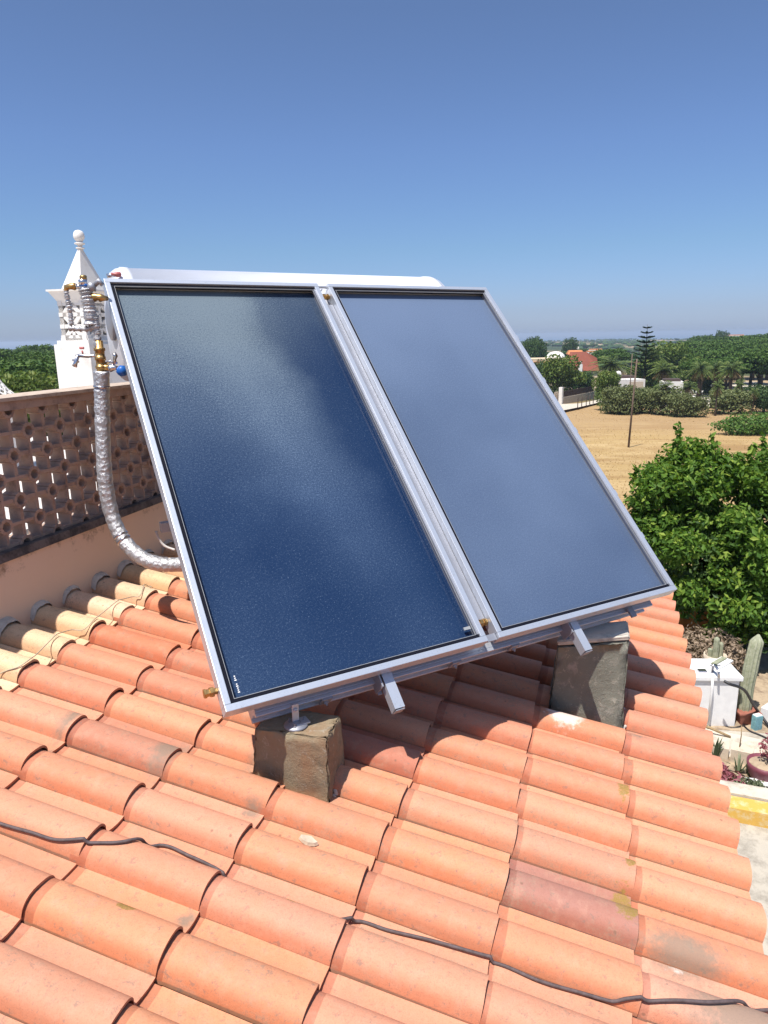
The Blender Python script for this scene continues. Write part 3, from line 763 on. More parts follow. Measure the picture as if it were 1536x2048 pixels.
# ---- pipework at the left side
DY = 3.16
def A_(x, y, d=0): return at(x, y, DY+d)
def piece(name, mat, fn, parent=sol):
    mb = MB(); fn(mb); return mb.build(name, M[mat], parent)
def wrinkle(pts, r, n=90, am=.0035, seed=1):
    # resample with Catmull-Rom and jitter radius
    P = [V(p) for p in pts]; P = [P[0]*2-P[1]]+P+[P[-1]*2-P[-2]]; out = []
    segs = len(P)-3; rr = random.Random(seed)
    for s in range(segs):
        for q in range(n//segs):
            t = q/(n//segs); a, b, c, d = P[s:s+4]
            out.append(.5*((2*b)+(c-a)*t+(2*a-5*b+4*c-d)*t*t+(3*b-a-3*c+d)*t**3))
    out.append(P[-2]); return out, [r+rr.uniform(-am, am) for _ in out]
pp, rr_ = wrinkle([A_(203, 742), A_(204, 800), A_(206, 880, -.02), (A_(211, 965, -.04)), A_(224, 1030, -.05), A_(246, 1078, -.08), A_(280, 1113, -.12), A_(320, 1128, -.14), A_(372, 1128, -.12), A_(430, 1120, -.08)], .0325, 130, .0019)
mb = MB(); mb.tube(pp, rr_, 16)
fp = mb.build('insulated_pipe', M['foil'], sol); tag(fp, 'long foil wrapped pipe curving under the collector')
for q in (8, 68, 71):
    mb = MB(); k = min(q, len(pp)-2); tdir = (pp[k+1]-pp[k]).normalized(); mb.lathe(pp[k]-tdir*.006, tdir, [(.033, 0), (.0355, .003), (.0355, .008), (.033, .011)], 16)
    mb.build('pipe_band', M['chrome'], fp)
# brass body with unions above the pipe
axis = (A_(198, 690)-A_(203, 742)).normalized()
def stackv(mb):
    mb.lathe(A_(203, 742), axis, [(.020, 0), (.020, .010), (.024, .011), (.024, .022), (.0205, .023), (.019, .045), (.023, .046), (.023, .062), (.020, .063), (.020, .085), (.024, .086), (.024, .098), (.018, .10), (.017, .13)], 14)
piece('brass_manifold', 'brass', stackv)
piece('manifold_branch', 'brass', lambda mb: mb.tube([A_(200, 733), A_(212, 735), A_(224, 737)], [.012, .015, .012], 10))
# tap pointing left
tp = piece('tap', 'chrome', lambda mb: (mb.tube([A_(196, 711), A_(184, 712), A_(176, 712), A_(160, 711), A_(153, 713)], [.010, .006, .009, .008, .008], 10),
    mb.tube([A_(156, 710), A_(151, 727), A_(149, 733)], [.008, .0085, .011], 10), mb.tube([A_(145, 720), A_(158, 724)], .004, 8)))
piece('tap_handle', 'red', lambda mb: (mb.tube([A_(166, 708), A_(164, 701)], .004, 8), mb.bev(A_(163.5, 696), CR, CU, CF, .020, .010, .010, .003)), tp)
# foil-wrapped riser bundle
def riser(pts, r, seed, nm='foil_riser', n=40, am=.004):
    a, b = wrinkle(pts, r, n, am, seed); mb = MB(); mb.tube(a, b, 12); return mb.build(nm, M['foil'], sol)
riser([A_(196, 694), A_(194, 668), A_(191, 640), A_(189, 632)], .015, 5)
riser([A_(182, 650), A_(180, 626), A_(177, 604), A_(173, 588), A_(170, 578)], .0265, 6, 'expansion_vessel', 40, .005)
riser([A_(143, 650), A_(140, 620), A_(135, 598), A_(132, 582)], .0115, 7)
riser([A_(138, 656), A_(155, 657), A_(175, 658), A_(192, 655), A_(197, 668)], .012, 8)
piece('vent_valve', 'chrome', lambda mb: mb.lathe(A_(168, 584), Z, [(.019, 0), (.019, .012), (.014, .013), (.014, .028), (.018, .029), (.018, .050), (.012, .052)], 14))
piece('vent_collar', 'blue', lambda mb: mb.lathe(A_(168, 573), Z, [(.0165, 0), (.0165, .010)], 14))
piece('vent_cap', 'brass', lambda mb: mb.lathe(A_(167, 560), Z, [(.013, 0), (.015, .002), (.015, .016), (.010, .020)], 12))
piece('brass_elbow', 'brass', lambda mb: mb.tube([A_(132, 582), A_(133, 575), A_(141, 573), A_(149, 573), A_(153, 573)], [.010, .013, .013, .016, .011], 10))
piece('union_nut', 'chrome', lambda mb: mb.tube([A_(152, 573), A_(163, 574)], .012, 8))
piece('brass_fitting', 'brass', lambda mb: mb.tube([A_(178, 592), A_(182, 594), A_(187, 593), A_(191, 595), A_(196, 594), A_(201, 596), A_(206, 596), A_(214, 597, .02)], [.012, .019, .014, .019, .013, .018, .013, .010], 10))
piece('grey_valve', 'alu_dull', lambda mb: (mb.tube([A_(184, 566), A_(183, 582)], [.017, .019], 10), mb.tube([A_(190, 570), A_(198, 562), A_(205, 570)], [.010, .013, .010], 8)))
# lower valve with blue handle
piece('ball_valve', 'chrome', lambda mb: (mb.tube([A_(214, 734), A_(222, 737), A_(230, 735), A_(238, 738)], [.010, .016, .011, .008], 10), mb.tube([A_(210, 728), A_(222, 722), A_(228, 730)], .006, 8)))
piece('blue_handle', 'blue', lambda mb: mb.tube([A_(237, 735), A_(241, 738), A_(246, 746), A_(248, 752)], [.012, .024, .022, .012], 12))
piece('elbow', 'chrome', lambda mb: mb.tube([A_(228, 706), A_(231, 712), A_(229, 720), A_(232, 728)], [.008, .010, .007, .009], 10))
# wires under the tank at the left
mb = MB(); a, b = wrinkle([A_(312, 1062, .15), A_(318, 1078, .15), A_(330, 1092, .15), A_(350, 1100, .15)], .006, 24, .0003, 2); mb.tube(a, b, 8); mb.build('white_wire', M['whitewire'], sol)
# drooping loose wire over the cream tiles
def on_tiles(px, lift=.004, hguess=.03):
    """points lying on the tile surface seen at the given pixels"""
    out = []
    for q_ in px:
        if len(q_) == 3: out.append(roof(q_[0], q_[1], .006)); continue
        x, y = q_; h = hguess
        for _ in range(8):
            P = onroof(x, y, h); i, j = ij(P); u = j-math.floor(j); h = .5*h+.5*(prof(u)+.018*(i-math.floor(i))+lift)
        out.append(P)
    return out
def drape(px, r, lift, sag=.00006):
    P = on_tiles(px, r+lift); P = wrinkle(P, 1, 8*(len(P)-1), 0, 1)[0]; n = 3; out = []
    for a, b in zip(P, P[1:]):
        for q in range(n): out.append(a.lerp(b, q/n))
    out.append(P[-1]); res = []
    for p in out:
        i, j = ij(p); u = j-math.floor(j); hs = prof(u)+.018*(i-math.floor(i))+r+lift
        res.append([i, j, max(hs, 0)])
    # stiff cable: bridge the valleys with a running maximum of chords
    h0 = np.array([q[2] for q in res]); hs = h0.copy()
    for _ in range(1500): hs[1:-1] = np.maximum(h0[1:-1], (hs[:-2]+hs[2:])/2-sag)
    for _ in range(6): hs[1:-1] = np.maximum(h0[1:-1], (hs[:-2]+2*hs[1:-1]+hs[2:])/4)
    return [roof(q[0], q[1], h) for q, h in zip(res, hs)]
wp = drape([(-30, 1362), (0, 1352), (50, 1332), (95, 1305), (140, 1276), (175, 1258), (215, 1238), (262, 1208), (282, 1190), (290, 1178), (305, 1160)], .0022, .002)
mb = MB(); mb.tube(wp, .0022, 6); tag(mb.build('thin_wire', M['wire']), 'thin pale wire trailing over the cream tiles beside the parapet', 'wire')
# dark cable across the roof
cpx = [(-60, 1622), (0, 1646), (60, 1664), (120, 1680), (180, 1686), (250, 1683), (320, 1690), (380, 1712), (425, 1733), (3.08, -1.37, 0), (3.3, -1.385, 0), (3.5, -1.385, 0), (3.7, -1.385, 0), (3.9, -1.375, 0), (720, 1843), (775, 1860), (860, 1880), (960, 1908), (1010, 1932), (1080, 1962), (1160, 1985), (1260, 1995), (1360, 2001), (1440, 2004), (1536, 2020), (1640, 2040)]
cpth = drape(cpx, .0048, .0004, .0010)
mb = MB(); mb.tube(cpth, .0048, 10); tag(mb.build('roof_cable', M['cable']), 'dark weathered cable snaking across the orange tiles', 'cable')
# flat stone chip
q = on_tiles([(616, 1680)], .004)[0]
mb = MB(); r = random.Random(2); n = 9
bt = [q + RD*(.034*math.cos(2*PI*k/n)*r.uniform(.75, 1.1)) + RE*(.019*math.sin(2*PI*k/n)*r.uniform(.7, 1.1)) - RN*.004 for k in range(n)]
mb.prism(bt, [p+RN*(.010+r.uniform(-.002, .002))*1.0+(q-p)*.14 for p in bt]); tag(mb.build('stone_chip', M['stone'], fix=True), 'small pale flat stone chip lying in a tile valley', 'stone')

# ================================================================== CONCRETE PIERS
def rough_hull(mb, bot, top, n=7, amp=.004, seed=1):
    """four sided pier with subdivided, slightly lumpy faces"""
    r = random.Random(seed); bm = bmesh.new()
    vb = [bm.verts.new(p) for p in bot]; vt = [bm.verts.new(p) for p in top]
    bm.faces.new(vb[::-1]); bm.faces.new(vt)
    for k in range(4): bm.faces.new((vb[k], vb[(k+1) % 4], vt[(k+1) % 4], vt[k]))
    bmesh.ops.recalc_face_normals(bm, faces=bm.faces)
    bmesh.ops.bevel(bm, geom=bm.edges[:], offset=.007, segments=1, affect='EDGES')
    bmesh.ops.triangulate(bm, faces=[f for f in bm.faces if len(f.verts) > 4])
    bmesh.ops.subdivide_edges(bm, edges=bm.edges[:], cuts=n, use_grid_fill=True)
    for v in bm.verts: v.co += V((r.gauss(0, amp), r.gauss(0, amp), r.gauss(0, amp*.6)))
    bm.verts.index_update(); mb.add([v.co.copy() for v in bm.verts], [tuple(v.index for v in f.verts) for f in bm.faces], True); bm.free()
zt1 = -1.285
a, b, c = atz(510, 1456, zt1), atz(655, 1477, zt1), atz(681, 1431, zt1); d = a+(c-b)
a2, b2, c2_ = onroof(508, 1548, 0), onroof(663, 1606, 0), onroof(697, 1534, 0); d2 = a2+(c2_-b2)
dn = RN*-.05
p1 = thing('concrete_pier', 'short brown cement pier under the lower left corner of the collectors', 'pier', (a2+c2_)/2)
mb = MB(); rough_hull(mb, [a2+dn, b2+dn, c2_+dn, d2+dn], [a, b, c, d], 8, .0022, 3); mb.build('pier_body', M['pier1'], p1)
def fillet(parent, P0, P1, r, seed):
    rg = random.Random(seed); n = 14; mb = MB(); pts = []; rr = []
    for k in range(n+1):
        p = P0.lerp(P1, k/n); pts.append(p+RN*rg.uniform(-.004, .010)+RD*rg.uniform(-.006, .006)); rr.append(r*rg.uniform(.6, 1.2)*max(.15, math.sin(PI*(k+.3)/(n+.6))**.6))
    mb.tube(pts, rr, 9); mb.build('mortar_bedding', M['mortar'], parent)
fillet(p1, d2+RN*.012, a2+RN*.018, .015, 5); fillet(p1, b2.lerp(c2_, .15)+RN*-.004, b2.lerp(c2_, .55)+RN*.040, .016, 6)
# steel foot plate and bracket
pc = (a+b+c+d)/4
fpl = atz(592, 1452, zt1)
mb = MB(); mb.lathe(fpl+Z*.001, Z, [(.040, 0), (.042, .003), (.040, .008), (.020, .012), (.012, .02)], 18); ft = mb.build('foot_plate', M['alu_dull'], p1)  # dull metal picked darker to stand for the shade on the plate
mb = MB(); mb.bev(fpl+Z*.045, PX, PY0, Z, .024, .005, .075, .001); mb.bev(fpl+Z*.012+PX*.02, PX, PY0, Z, .05, .045, .006, .002); mb.lathe(fpl+Z*.062-PY0*.0025, -PY0, [(.008, 0), (.008, .006), (.004, .007), (.004, .012)], 6, False); mb.build('bracket', M['alu'], ft)
for k in range(3):
    mb = MB(); mb.lathe(fpl+Z*.006+PX*(.028*math.cos(k*2.1))+PY0*(.026*math.sin(k*2.1)), Z, [(.006, 0), (.006, .008), (.003, .009), (.003, .018)], 6, False); mb.build('anchor_bolt', M['alu_dull'], ft)
zt2 = -1.295
b, c = atz(1258, 1270, zt2), atz(1254, 1247, zt2); a = atz(1116, 1281, zt2)
e1 = (b-a); dd = V((c.x-b.x, c.y-b.y, 0)); dep = PY0*.17
c = b+RE*.17; d = a+RE*.17
b2, a2 = onroof(1248, 1470, 0), onroof(1100, 1418, 0); c2_ = b2+RE*.2; d2 = a2+RE*.2
p2 = thing('concrete_pier', 'tall mossy grey cement pier under the lower right of the collectors', 'pier', (a2+c2_)/2)
mb = MB(); rough_hull(mb, [a2+dn, b2+dn, c2_+dn, d2+dn], [a-Z*.03, b-Z*.03, c-Z*.03, d-Z*.03], 8, .0026, 9); mb.build('pier_body', M['pier2'], p2)
mb = MB(); rough_hull(mb, [a-Z*.027-e1*.01, b-Z*.027+e1*.015, c-Z*.027, d-Z*.027], [a, b+e1*.01, c, d], 3, .0016, 10); mb.build('pier_cap', M['mortar'], p2)
fillet(p2, b2+RN*.006, c2_+RN*.02, .014, 7); fillet(p2, a2+RN*.006, d2+RN*.02, .014, 8)
# rear piers under the base rails, hidden behind the collectors
for u in (.60, 1.505):
    q = hq(u, 1.25, 0); bt = V((q.x, q.y, 0)); zz = RO.z + 0
    # roof height under the point
    k = (RO-bt).dot(RN)/RN.z; base = bt+Z*k; h_ = PO.z-.255-base.z
    t_ = thing('concrete_pier', 'rear cement pier behind the %s collector' % ('left' if u < 1 else 'right'), 'pier', base)
    mb = MB()
    def sq(w, z): return [base+PX*sx*w+PY0*sy*w+Z*z for sx, sy in ((-1, -1), (1, -1), (1, 1), (-1, 1))]
    rough_hull(mb, sq(.10, -.05), sq(.085, h_), 4, .0016, 4); mb.build('pier_body', M['pier1'], t_)

exec_marker = None
# ================================================================== FOLIAGE helpers
def leaf_cloud(n, lobes, size, seed, flat=.0, up=.3, shell=.75, asp=1.8, fold=True, squash=1.0):
    """many leaf-sized quads spread through lobes (cx,cy,cz,rx,ry,rz)"""
    rg = np.random.default_rng(seed)
    vol = np.array([l[3]*l[4]*l[5] for l in lobes])**(2/3); pick = rg.choice(len(lobes), n, p=vol/vol.sum())
    L = np.array(lobes)[pick]
    d = rg.normal(size=(n, 3)); d /= np.linalg.norm(d, axis=1)[:, None]
    rad = np.where(rg.random(n) < shell, rg.uniform(.78, 1.03, n), rg.uniform(.3, .85, n))
    # lumpy shell
    lump = 1+.13*np.sin(d[:, 0]*7+pick)*np.cos(d[:, 1]*6+pick*2)+.09*np.sin(d[:, 2]*11+pick*3)
    P = L[:, :3]+d*L[:, 3:6]*(rad*lump)[:, None]
    nrm = d*.7+rg.normal(size=(n, 3))*.75; nrm[:, 2] += up; nrm /= np.linalg.norm(nrm, axis=1)[:, None]
    t = np.cross(nrm, rg.normal(size=(n, 3))); t /= np.linalg.norm(t, axis=1)[:, None]
    b = np.cross(nrm, t)
    s = size*rg.uniform(.6, 1.3, n)[:, None]
    a_ = t*s*.5*asp; c_ = b*s*.5
    tip = P+a_; base = P-a_; l = P+c_+a_*.15; r = P-c_+a_*.15
    if fold: l = l+nrm*s*.12; r = r+nrm*s*.12
    vs = np.stack([base, r, tip, l], 1).reshape(-1, 3)
    lv = np.repeat(np.clip(rg.beta(2, 2.6, n)+.12*(d[:, 2]), 0, 1), 4)
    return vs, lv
def crown(name, n, lobes, size, seed, mat, parent, **k):
    vs, lv = leaf_cloud(n, lobes, size, seed, **k)
    mb = MB(); mb.v = [tuple(p) for p in vs.tolist()]; mb.f = [(4*q, 4*q+1, 4*q+2, 4*q+3) for q in range(n)]; mb.smooth = [False]*n
    mb.attr = {'lv': ('FLOAT', lv.tolist())}
    return mb.build(name, M[mat], parent, org=V((0, 0, 0)))
def trunk(parent, h, r, limbs, mat='trunk', seed=0, lean=(0, 0)):
    mb = MB(); rg = random.Random(seed)
    top = V((lean[0], lean[1], h)); mb.tube([V((0, 0, -.3)), top*.35+V((rg.uniform(-.05, .05)*h, 0, 0)), top*.7, top], [r*1.25, r, r*.8, r*.6], 9)
    for l in limbs:
        e = V(l[:3]); s = top*rg.uniform(.55, .95); m_ = s.lerp(e, .5)+V((0, 0, .06*h)); mb.tube([s, m_, e], [r*.5, r*.33, r*.12], 6)
    return mb.build('trunk', M[mat], parent, org=V((0, 0, 0)))
def tree(name, label, cat, loc, group=None):
    return thing(name, label, cat, loc, group)

# ================================================================== LEMON TREE beside the eave
lb = atz(1475, 1296, GZ)
LX, LY = 5.12, 9.9
lt = tree('lemon_tree', 'large leafy lemon tree growing beside the eave at the right', 'tree', (LX, LY, GZ))
lob = [(0, 0, 1.55, 1.1, 1.1, .95), (-.75, -.3, 1.35, .85, .8, .8), (.9, .1, 1.6, .9, .9, .85), (-.15, -.55, 1.05, .9, .7, .7), (-.80, .0, 2.02, .55, .55, .40), (-.60, .1, 2.32, .42, .42, .32), (.30, .1, 2.28, .50, .5, .36), (1.05, .2, 2.35, .5, .5, .42), (-1.18, -.2, 1.9, .38, .4, .42), (.6, -.6, 1.2, .8, .6, .7), (1.5, 0, 1.6, .8, .8, .8), (1.6, 0, 2.3, .5, .5, .45), (-.45, -.6, .95, .5, .45, .35), (.3, -.75, .55, .7, .5, .35)]
spr = []
rg = random.Random(4)
for k in range(46):        # protruding shoots
    l = lob[rg.randrange(len(lob))]; a = rg.uniform(0, 2*PI); e = rg.uniform(-.2, 1.2)
    spr.append((l[0]+l[3]*math.cos(a)*math.cos(e)*1.06, l[1]+l[4]*math.sin(a)*math.cos(e)*1.06, l[2]+l[5]*math.sin(e)*1.08, .13, .13, .20))
for k in range(14):
    l = lob[rg.choice([3, 4, 5, 6, 7, 8, 11, 12])]; x_ = l[0]+rg.uniform(-.7, .7)*l[3]; y_ = l[1]+rg.uniform(-.5, .5)*l[4]; h_ = rg.uniform(.05, .24)
    spr += [(x_+q*.012*rg.uniform(-1, 1), y_, l[2]+l[5]*.95+q*h_/3, .055-.008*q, .055-.008*q, .07) for q in range(4)]
spr += [(-.84, .1, 2.56+.12*k, .055, .055, .09) for k in range(4)]+[(.95, .1, 2.80+.1*k, .07, .07, .10) for k in range(2)]
clumps = []; rgc = random.Random(14)
for l in lob:
    for k in range(int(9+26*l[3]*l[5])):
        a = rgc.uniform(0, 2*PI); e = math.asin(rgc.uniform(-.7, 1)); f = rgc.uniform(.72, 1.0); r_ = rgc.uniform(.13, .27)
        clumps.append((l[0]+l[3]*f*math.cos(a)*math.cos(e), l[1]+l[4]*f*math.sin(a)*math.cos(e), l[2]+l[5]*f*math.sin(e), r_, r_, r_*.8))
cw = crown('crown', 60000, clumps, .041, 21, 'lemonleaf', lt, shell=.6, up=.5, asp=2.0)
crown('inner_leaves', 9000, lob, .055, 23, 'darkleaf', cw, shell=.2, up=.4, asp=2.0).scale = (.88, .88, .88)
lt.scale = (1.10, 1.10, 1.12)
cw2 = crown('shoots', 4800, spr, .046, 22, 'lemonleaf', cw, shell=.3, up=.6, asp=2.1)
trunk(lt, 1.2, .09, [(l[0], l[1], l[2]) for l in lob], seed=2)

# ================================================================== YARD
mb = MB(); r = random.Random(1)
def slab(x0, y0, x1, y1, z, mat, name, lab=None):
    mb = MB(); mb.box(((x0+x1)/2, (y0+y1)/2, z-.05), (1, 0, 0), (0, 1, 0), Z, x1-x0, y1-y0, .1); o = mb.build(name, mat); return o
mb = MB(); mb.box((6.5, 4.9, GZ-.05), (1, 0, 0), (0, 1, 0), Z, 11, 13.2, .1); tag(mb.build('yard_paving', M['pave'], fix=True), kind='structure')
def gz(x, y, z=0): return atz(x, y, GZ+z)
def rectpx(px, z0, z1, name, mat, label, cat, kind=None, parent=None):
    bt = [gz(x, y, z0) for x, y in px]; tp_ = [p+Z*(z1-z0) for p in bt]
    mb = MB(); mb.prism(bt, tp_); o = mb.build(name, M[mat], parent, fix=True)
    if kind: tag(o, kind=kind)
    elif not parent: tag(o, label, cat)
    return o
# sandy soil bed beyond, pale concrete strip, grey concrete apron
rectpx([(1385, 1352), (1640, 1330), (1700, 1480), (1380, 1455)], .0, .004, 'sandy_soil', 'gravel', None, None, 'structure')
rectpx([(1405, 1456), (1640, 1505), (1640, 1560), (1400, 1500)], .001, .010, 'pale_paving', 'pave2', None, None, 'structure')
# ochre low wall under the lemon tree
wl_ = thing('ochre_garden_wall', 'low ochre garden wall in the shade behind the lemon tree', 'wall', (6, 10.1, GZ))
mb = MB(); mb.box((6.6, 10.15, GZ+.25), (1, .03, 0), (-.03, 1, 0), Z, 5.2, .14, .5); mb.build('wall_body', M['orangewall'], wl_)
mb = MB(); mb.box((6.6, 10.15, GZ+.52), (1, .03, 0), (-.03, 1, 0), Z, 5.2, .2, .04); mb.build('wall_coping', M['stone'], wl_)
# white masonry counter with tap
cA, cB = gz(1408, 1452), gz(1469, 1453)
cx = (cB-cA).normalized(); cy = V((-cx.y, cx.x, 0)); wd = (cB-cA).length+.25; cc = cB-cx*wd/2+cy*.22
cnt = thing('white_counter', 'white masonry sink counter with tap in the yard below the eave', 'counter', (cc.x, cc.y, GZ))
mb = MB(); mb.bev(V((cc.x, cc.y, GZ+.30)), cx, cy, Z, wd, .44, .60, .006); mb.build('counter_base', M['white'], cnt)
mb = MB(); mb.bev(V((cc.x, cc.y, GZ+.63)), cx, cy, Z, wd+.06, .50, .055, .01); mb.build('counter_top', M['white'], cnt)
tb_ = cc+Z*(GZ+.655-cc.z)-cy*.12+cx*.02
tb_ = V((tb_.x, tb_.y, GZ+.655))
mb = MB(); mb.tube([tb_, tb_+Z*.10, tb_+Z*.12-cy*.06, tb_+Z*.10-cy*.17, tb_+Z*.02-cy*.19], [.016, .016, .02, .014, .014], 10); mb.tube([tb_+Z*.12-cy*.06-cx*.06, tb_+Z*.12-cy*.06+cx*.06], .008, 8); mb.bev(tb_+Z*.015-cx*.12, cx, cy, Z, .10, .07, .03, .008); mb.build('tap', M['chrome'], cnt)
mb = MB(); q0 = tb_-cy*.155-cx*.06; mb.tube([q0+Z*.03, q0-Z*.1-cy*.03, q0-Z*.64-cy*.02], .016, 8); mb.build('downpipe', M['white'], cnt)
# tray and board on the counter
tc = V((cc.x, cc.y, GZ+.6585))+cx*.20+cy*.10
td = (cx*.75+cy*.66).normalized(); tn = Z.cross(td)
tr = thing('green_tray', 'green tray on a white board lying on the counter', 'tray', tc)
mb = MB(); mb.bev(tc+Z*.012, td, tn, Z, .34, .15, .022, .004); mb.build('board', M['white'], tr)
mb = MB(); mb.bev(tc+Z*.034+tn*.02, td, tn, Z, .28, .055, .018, .004); mb.build('tray', M['cactus'], tr)
# potted small cactus at the counter's back
def lathe_pot(name, label, cat, loc, r, h, mat, soil='gravel'):
    t_ = thing(name, label, cat, loc)
    mb = MB(); mb.lathe(loc, Z, [(r*.65, 0), (r*.72, .01), (r*.95, h*.85), (r*1.06, h*.86), (r*1.06, h), (r*.92, h), (r*.90, h*.88)], 20); mb.build('pot', M[mat], t_)
    return t_
def cactus_col(mb, p, h, r, lean=(0, 0), ribs=8):
    pts = 12; n = ribs*4; vs = []
    for k in range(pts+1):
        t = k/pts; rr = r*(1 if t < .88 else math.sqrt(max(.02, 1-((t-.88)/.12)**2)))*(1+.04*math.sin(t*14))
        c_ = p+V((lean[0]*t*t, lean[1]*t*t, h*t))
        for q in range(n):
            a = 2*PI*q/n; w = rr*(1+.16*math.cos(ribs*a)); vs.append(c_+V((w*math.cos(a), w*math.sin(a), 0)))
    fs = [(k*n+q, k*n+(q+1) % n, (k+1)*n+(q+1) % n, (k+1)*n+q) for k in range(pts) for q in range(n)]+[tuple(pts*n+q for q in range(n))]
    mb.add(vs, fs, True)
pl = V((cc.x, cc.y, GZ+.6585))+cx*.28+cy*.33
pl = V((pl.x, pl.y, GZ)) ; pl2 = pl+cy*.12
sc = lathe_pot('potted_cactus', 'small cactus in a pale pot standing behind the counter', 'cactus', V((pl2.x, pl2.y, GZ)), .13, .62, 'stone')
mb = MB(); pz = V((pl2.x, pl2.y, GZ+.56)); cactus_col(mb, pz, .30, .032); cactus_col(mb, pz+V((.07, .02, 0)), .22, .026); cactus_col(mb, pz+V((-.06, .02, 0)), .14, .026); mb.build('stems', M['cactus'], sc)
# dried dome shrub
dsq = gz(1411, 1376)
ds = thing('dried_shrub', 'round dried brown shrub beside the eave tiles', 'shrub', (dsq.x+.02, dsq.y+.10, GZ))
crown('crown', 5200, [(0, 0, .42, .44, .42, .38), (.18, -.05, .36, .34, .34, .32), (-.2, 0, .36, .32, .32, .3)], .028, 31, 'dryleaf', ds, shell=.8, up=.2, asp=2.4)
mb = MB(); [mb.tube([V((0, 0, 0)), V((.25*math.cos(a), .25*math.sin(a), .35))], [.015, .006], 5) for a in (0, 1, 2, 3, 4, 5)]; mb.build('stems', M['trunk'], ds, org=V((0, 0, 0)))
for (x, y, r_) in ((1383, 1288, .07), (1398, 1292, .09), (1392, 1296, .05)):
    pass
lem = thing('fallen_fruit', 'single orange fruit lying at the foot of the ochre wall', 'fruit', gz(1374, 1318)+V((0, 0, .04)))
mb = MB(); q = gz(1374, 1318)+Z*.045; mb.lathe(q-Z*.04, Z, [(.005, 0), (.028, .008), (.042, .03), (.044, .045), (.03, .075), (.006, .085)], 14); mb.build('peel', M['yellow'], lem)
# tall column cactus in a red planter
kq = gz(1490, 1442)
kp = thing('column_cactus', 'tall grey green column cactus in a red square planter', 'cactus', kq)
mb = MB(); mb.prism([kq+V((sx*.10, sy*.09, 0)) for sx, sy in ((-1, -1), (1, -1), (1, 1), (-1, 1))], [kq+V((sx*.125, sy*.11, .14)) for sx, sy in ((-1, -1), (1, -1), (1, 1), (-1, 1))])
mb.bev(kq+Z*.148, (1, 0, 0), (0, 1, 0), Z, .27, .24, .024, .005); mb.build('planter', M['pot'], kp, fix=True)
mb = MB(); cactus_col(mb, kq+V((-.02, .02, .12)), .98, .070, (.10, .05), 9); mb.build('stem', M['cactus'], kp)
# carton and white box
bq = gz(1512, 1458)
bx = thing('blue_carton', 'small blue and white carton on the paving beside the red planter', 'carton', bq)
mb = MB(); mb.bev(bq+Z*.09, (.95, .3, 0), (-.3, .95, 0), Z, .10, .07, .18, .003); mb.build('carton_body', M['cyan'], bx)
mb = MB(); mb.bev(bq+Z*.185, (.95, .3, 0), (-.3, .95, 0), Z, .09, .06, .012, .003); mb.build('lid', M['white'], bx)
wq = gz(1524, 1444)+V((.06, .05, 0))
mb = MB(); wa = V((.8, .6, 0)); mb.bev(wq+Z*.09+V((.1, .05, 0)), wa, Z.cross(wa), Z, .32, .12, .16, .004); tag(mb.build('white_box', M['white']), 'white box lying beside the blue carton at the right edge', 'box')
# hoses
def smooth(pts, n=10): return wrinkle(pts, 1, n*(len(pts)-1), 0, 1)[0]
hs_ = [tb_+Z*.03-cy*.02+cx*.0, V((0, 0, 0))]
h0 = gz(1462, 1372, .66)
hpts = [atz(1448, 1362, GZ+.72), atz(1462, 1369, GZ+.70), atz(1478, 1374, GZ+.66), atz(1492, 1384, GZ+.55), atz(1506, 1408, GZ+.32), atz(1520, 1428, GZ+.12), gz(1540, 1455, .03), gz(1570, 1490, .02), gz(1640, 1540, .02)]
mb = MB(); mb.tube(smooth(hpts), .017, 8); tag(mb.build('garden_hose', M['black']), 'thick black hose running from the counter to the right edge', 'hose')
mb = MB(); mb.tube(smooth([gz(1488, 1452, .012), gz(1500, 1462, .012), gz(1520, 1470, .012), gz(1545, 1482, .012), gz(1600, 1510, .012)]), .010, 8); tag(mb.build('irrigation_pipe', M['black']), 'thin black pipe lying on the paving past the blue carton', 'pipe')
# stick
mb = MB(); mb.tube([gz(1400, 1448, .10), gz(1430, 1460, .08), gz(1461, 1474, .02)], [.018, .016, .014], 8); tag(mb.build('wooden_stick', M['wood']), 'weathered wooden stick lying between the eave and the paving', 'stick')
# stepped masonry blocks and planting bed
def blk(px, z1, name, mat, label, cat='block'):
    return rectpx(px, 0, z1, name, mat, label, cat)
blk([(1395, 1500), (1457, 1510), (1455, 1525), (1392, 1515)], .16, 'stone_block', 'stone', 'pale stone block at the bed nearest the eave')
blk([(1462, 1512), (1506, 1520), (1503, 1538), (1459, 1528)], .18, 'stone_block', 'stone', 'larger cream stone block in the middle of the bed edge')
blk([(1511, 1520), (1600, 1538), (1600, 1556), (1507, 1538)], .16, 'stone_block', 'stone', 'pale stone block behind the purple bowl')
rectpx([(1380, 1500), (1640, 1560), (1640, 1630), (1380, 1570)], .002, .03, 'planting_soil', 'gravel', None, None, 'structure')
mb = rectpx([(1420, 1560), (1640, 1590), (1640, 1602), (1420, 1572)], 0, .09, 'bed_kerb', 'white', 'white painted kerb in front of the purple bowl', 'kerb')
yw = thing('yellow_kerb_wall', 'low wall with worn yellow paint below the planting bed', 'wall', gz(1500, 1630))
zk = .15
rectpx([(1400, 1630), (1640, 1678), (1640, 1652), (1400, 1606)], 0, zk, 'wall_body', 'yellow', None, None, parent=yw)
rectpx([(1400, 1604), (1640, 1650), (1640, 1626), (1400, 1582)], 0, zk+.02, 'wall_top', 'pave2', None, None, parent=yw)
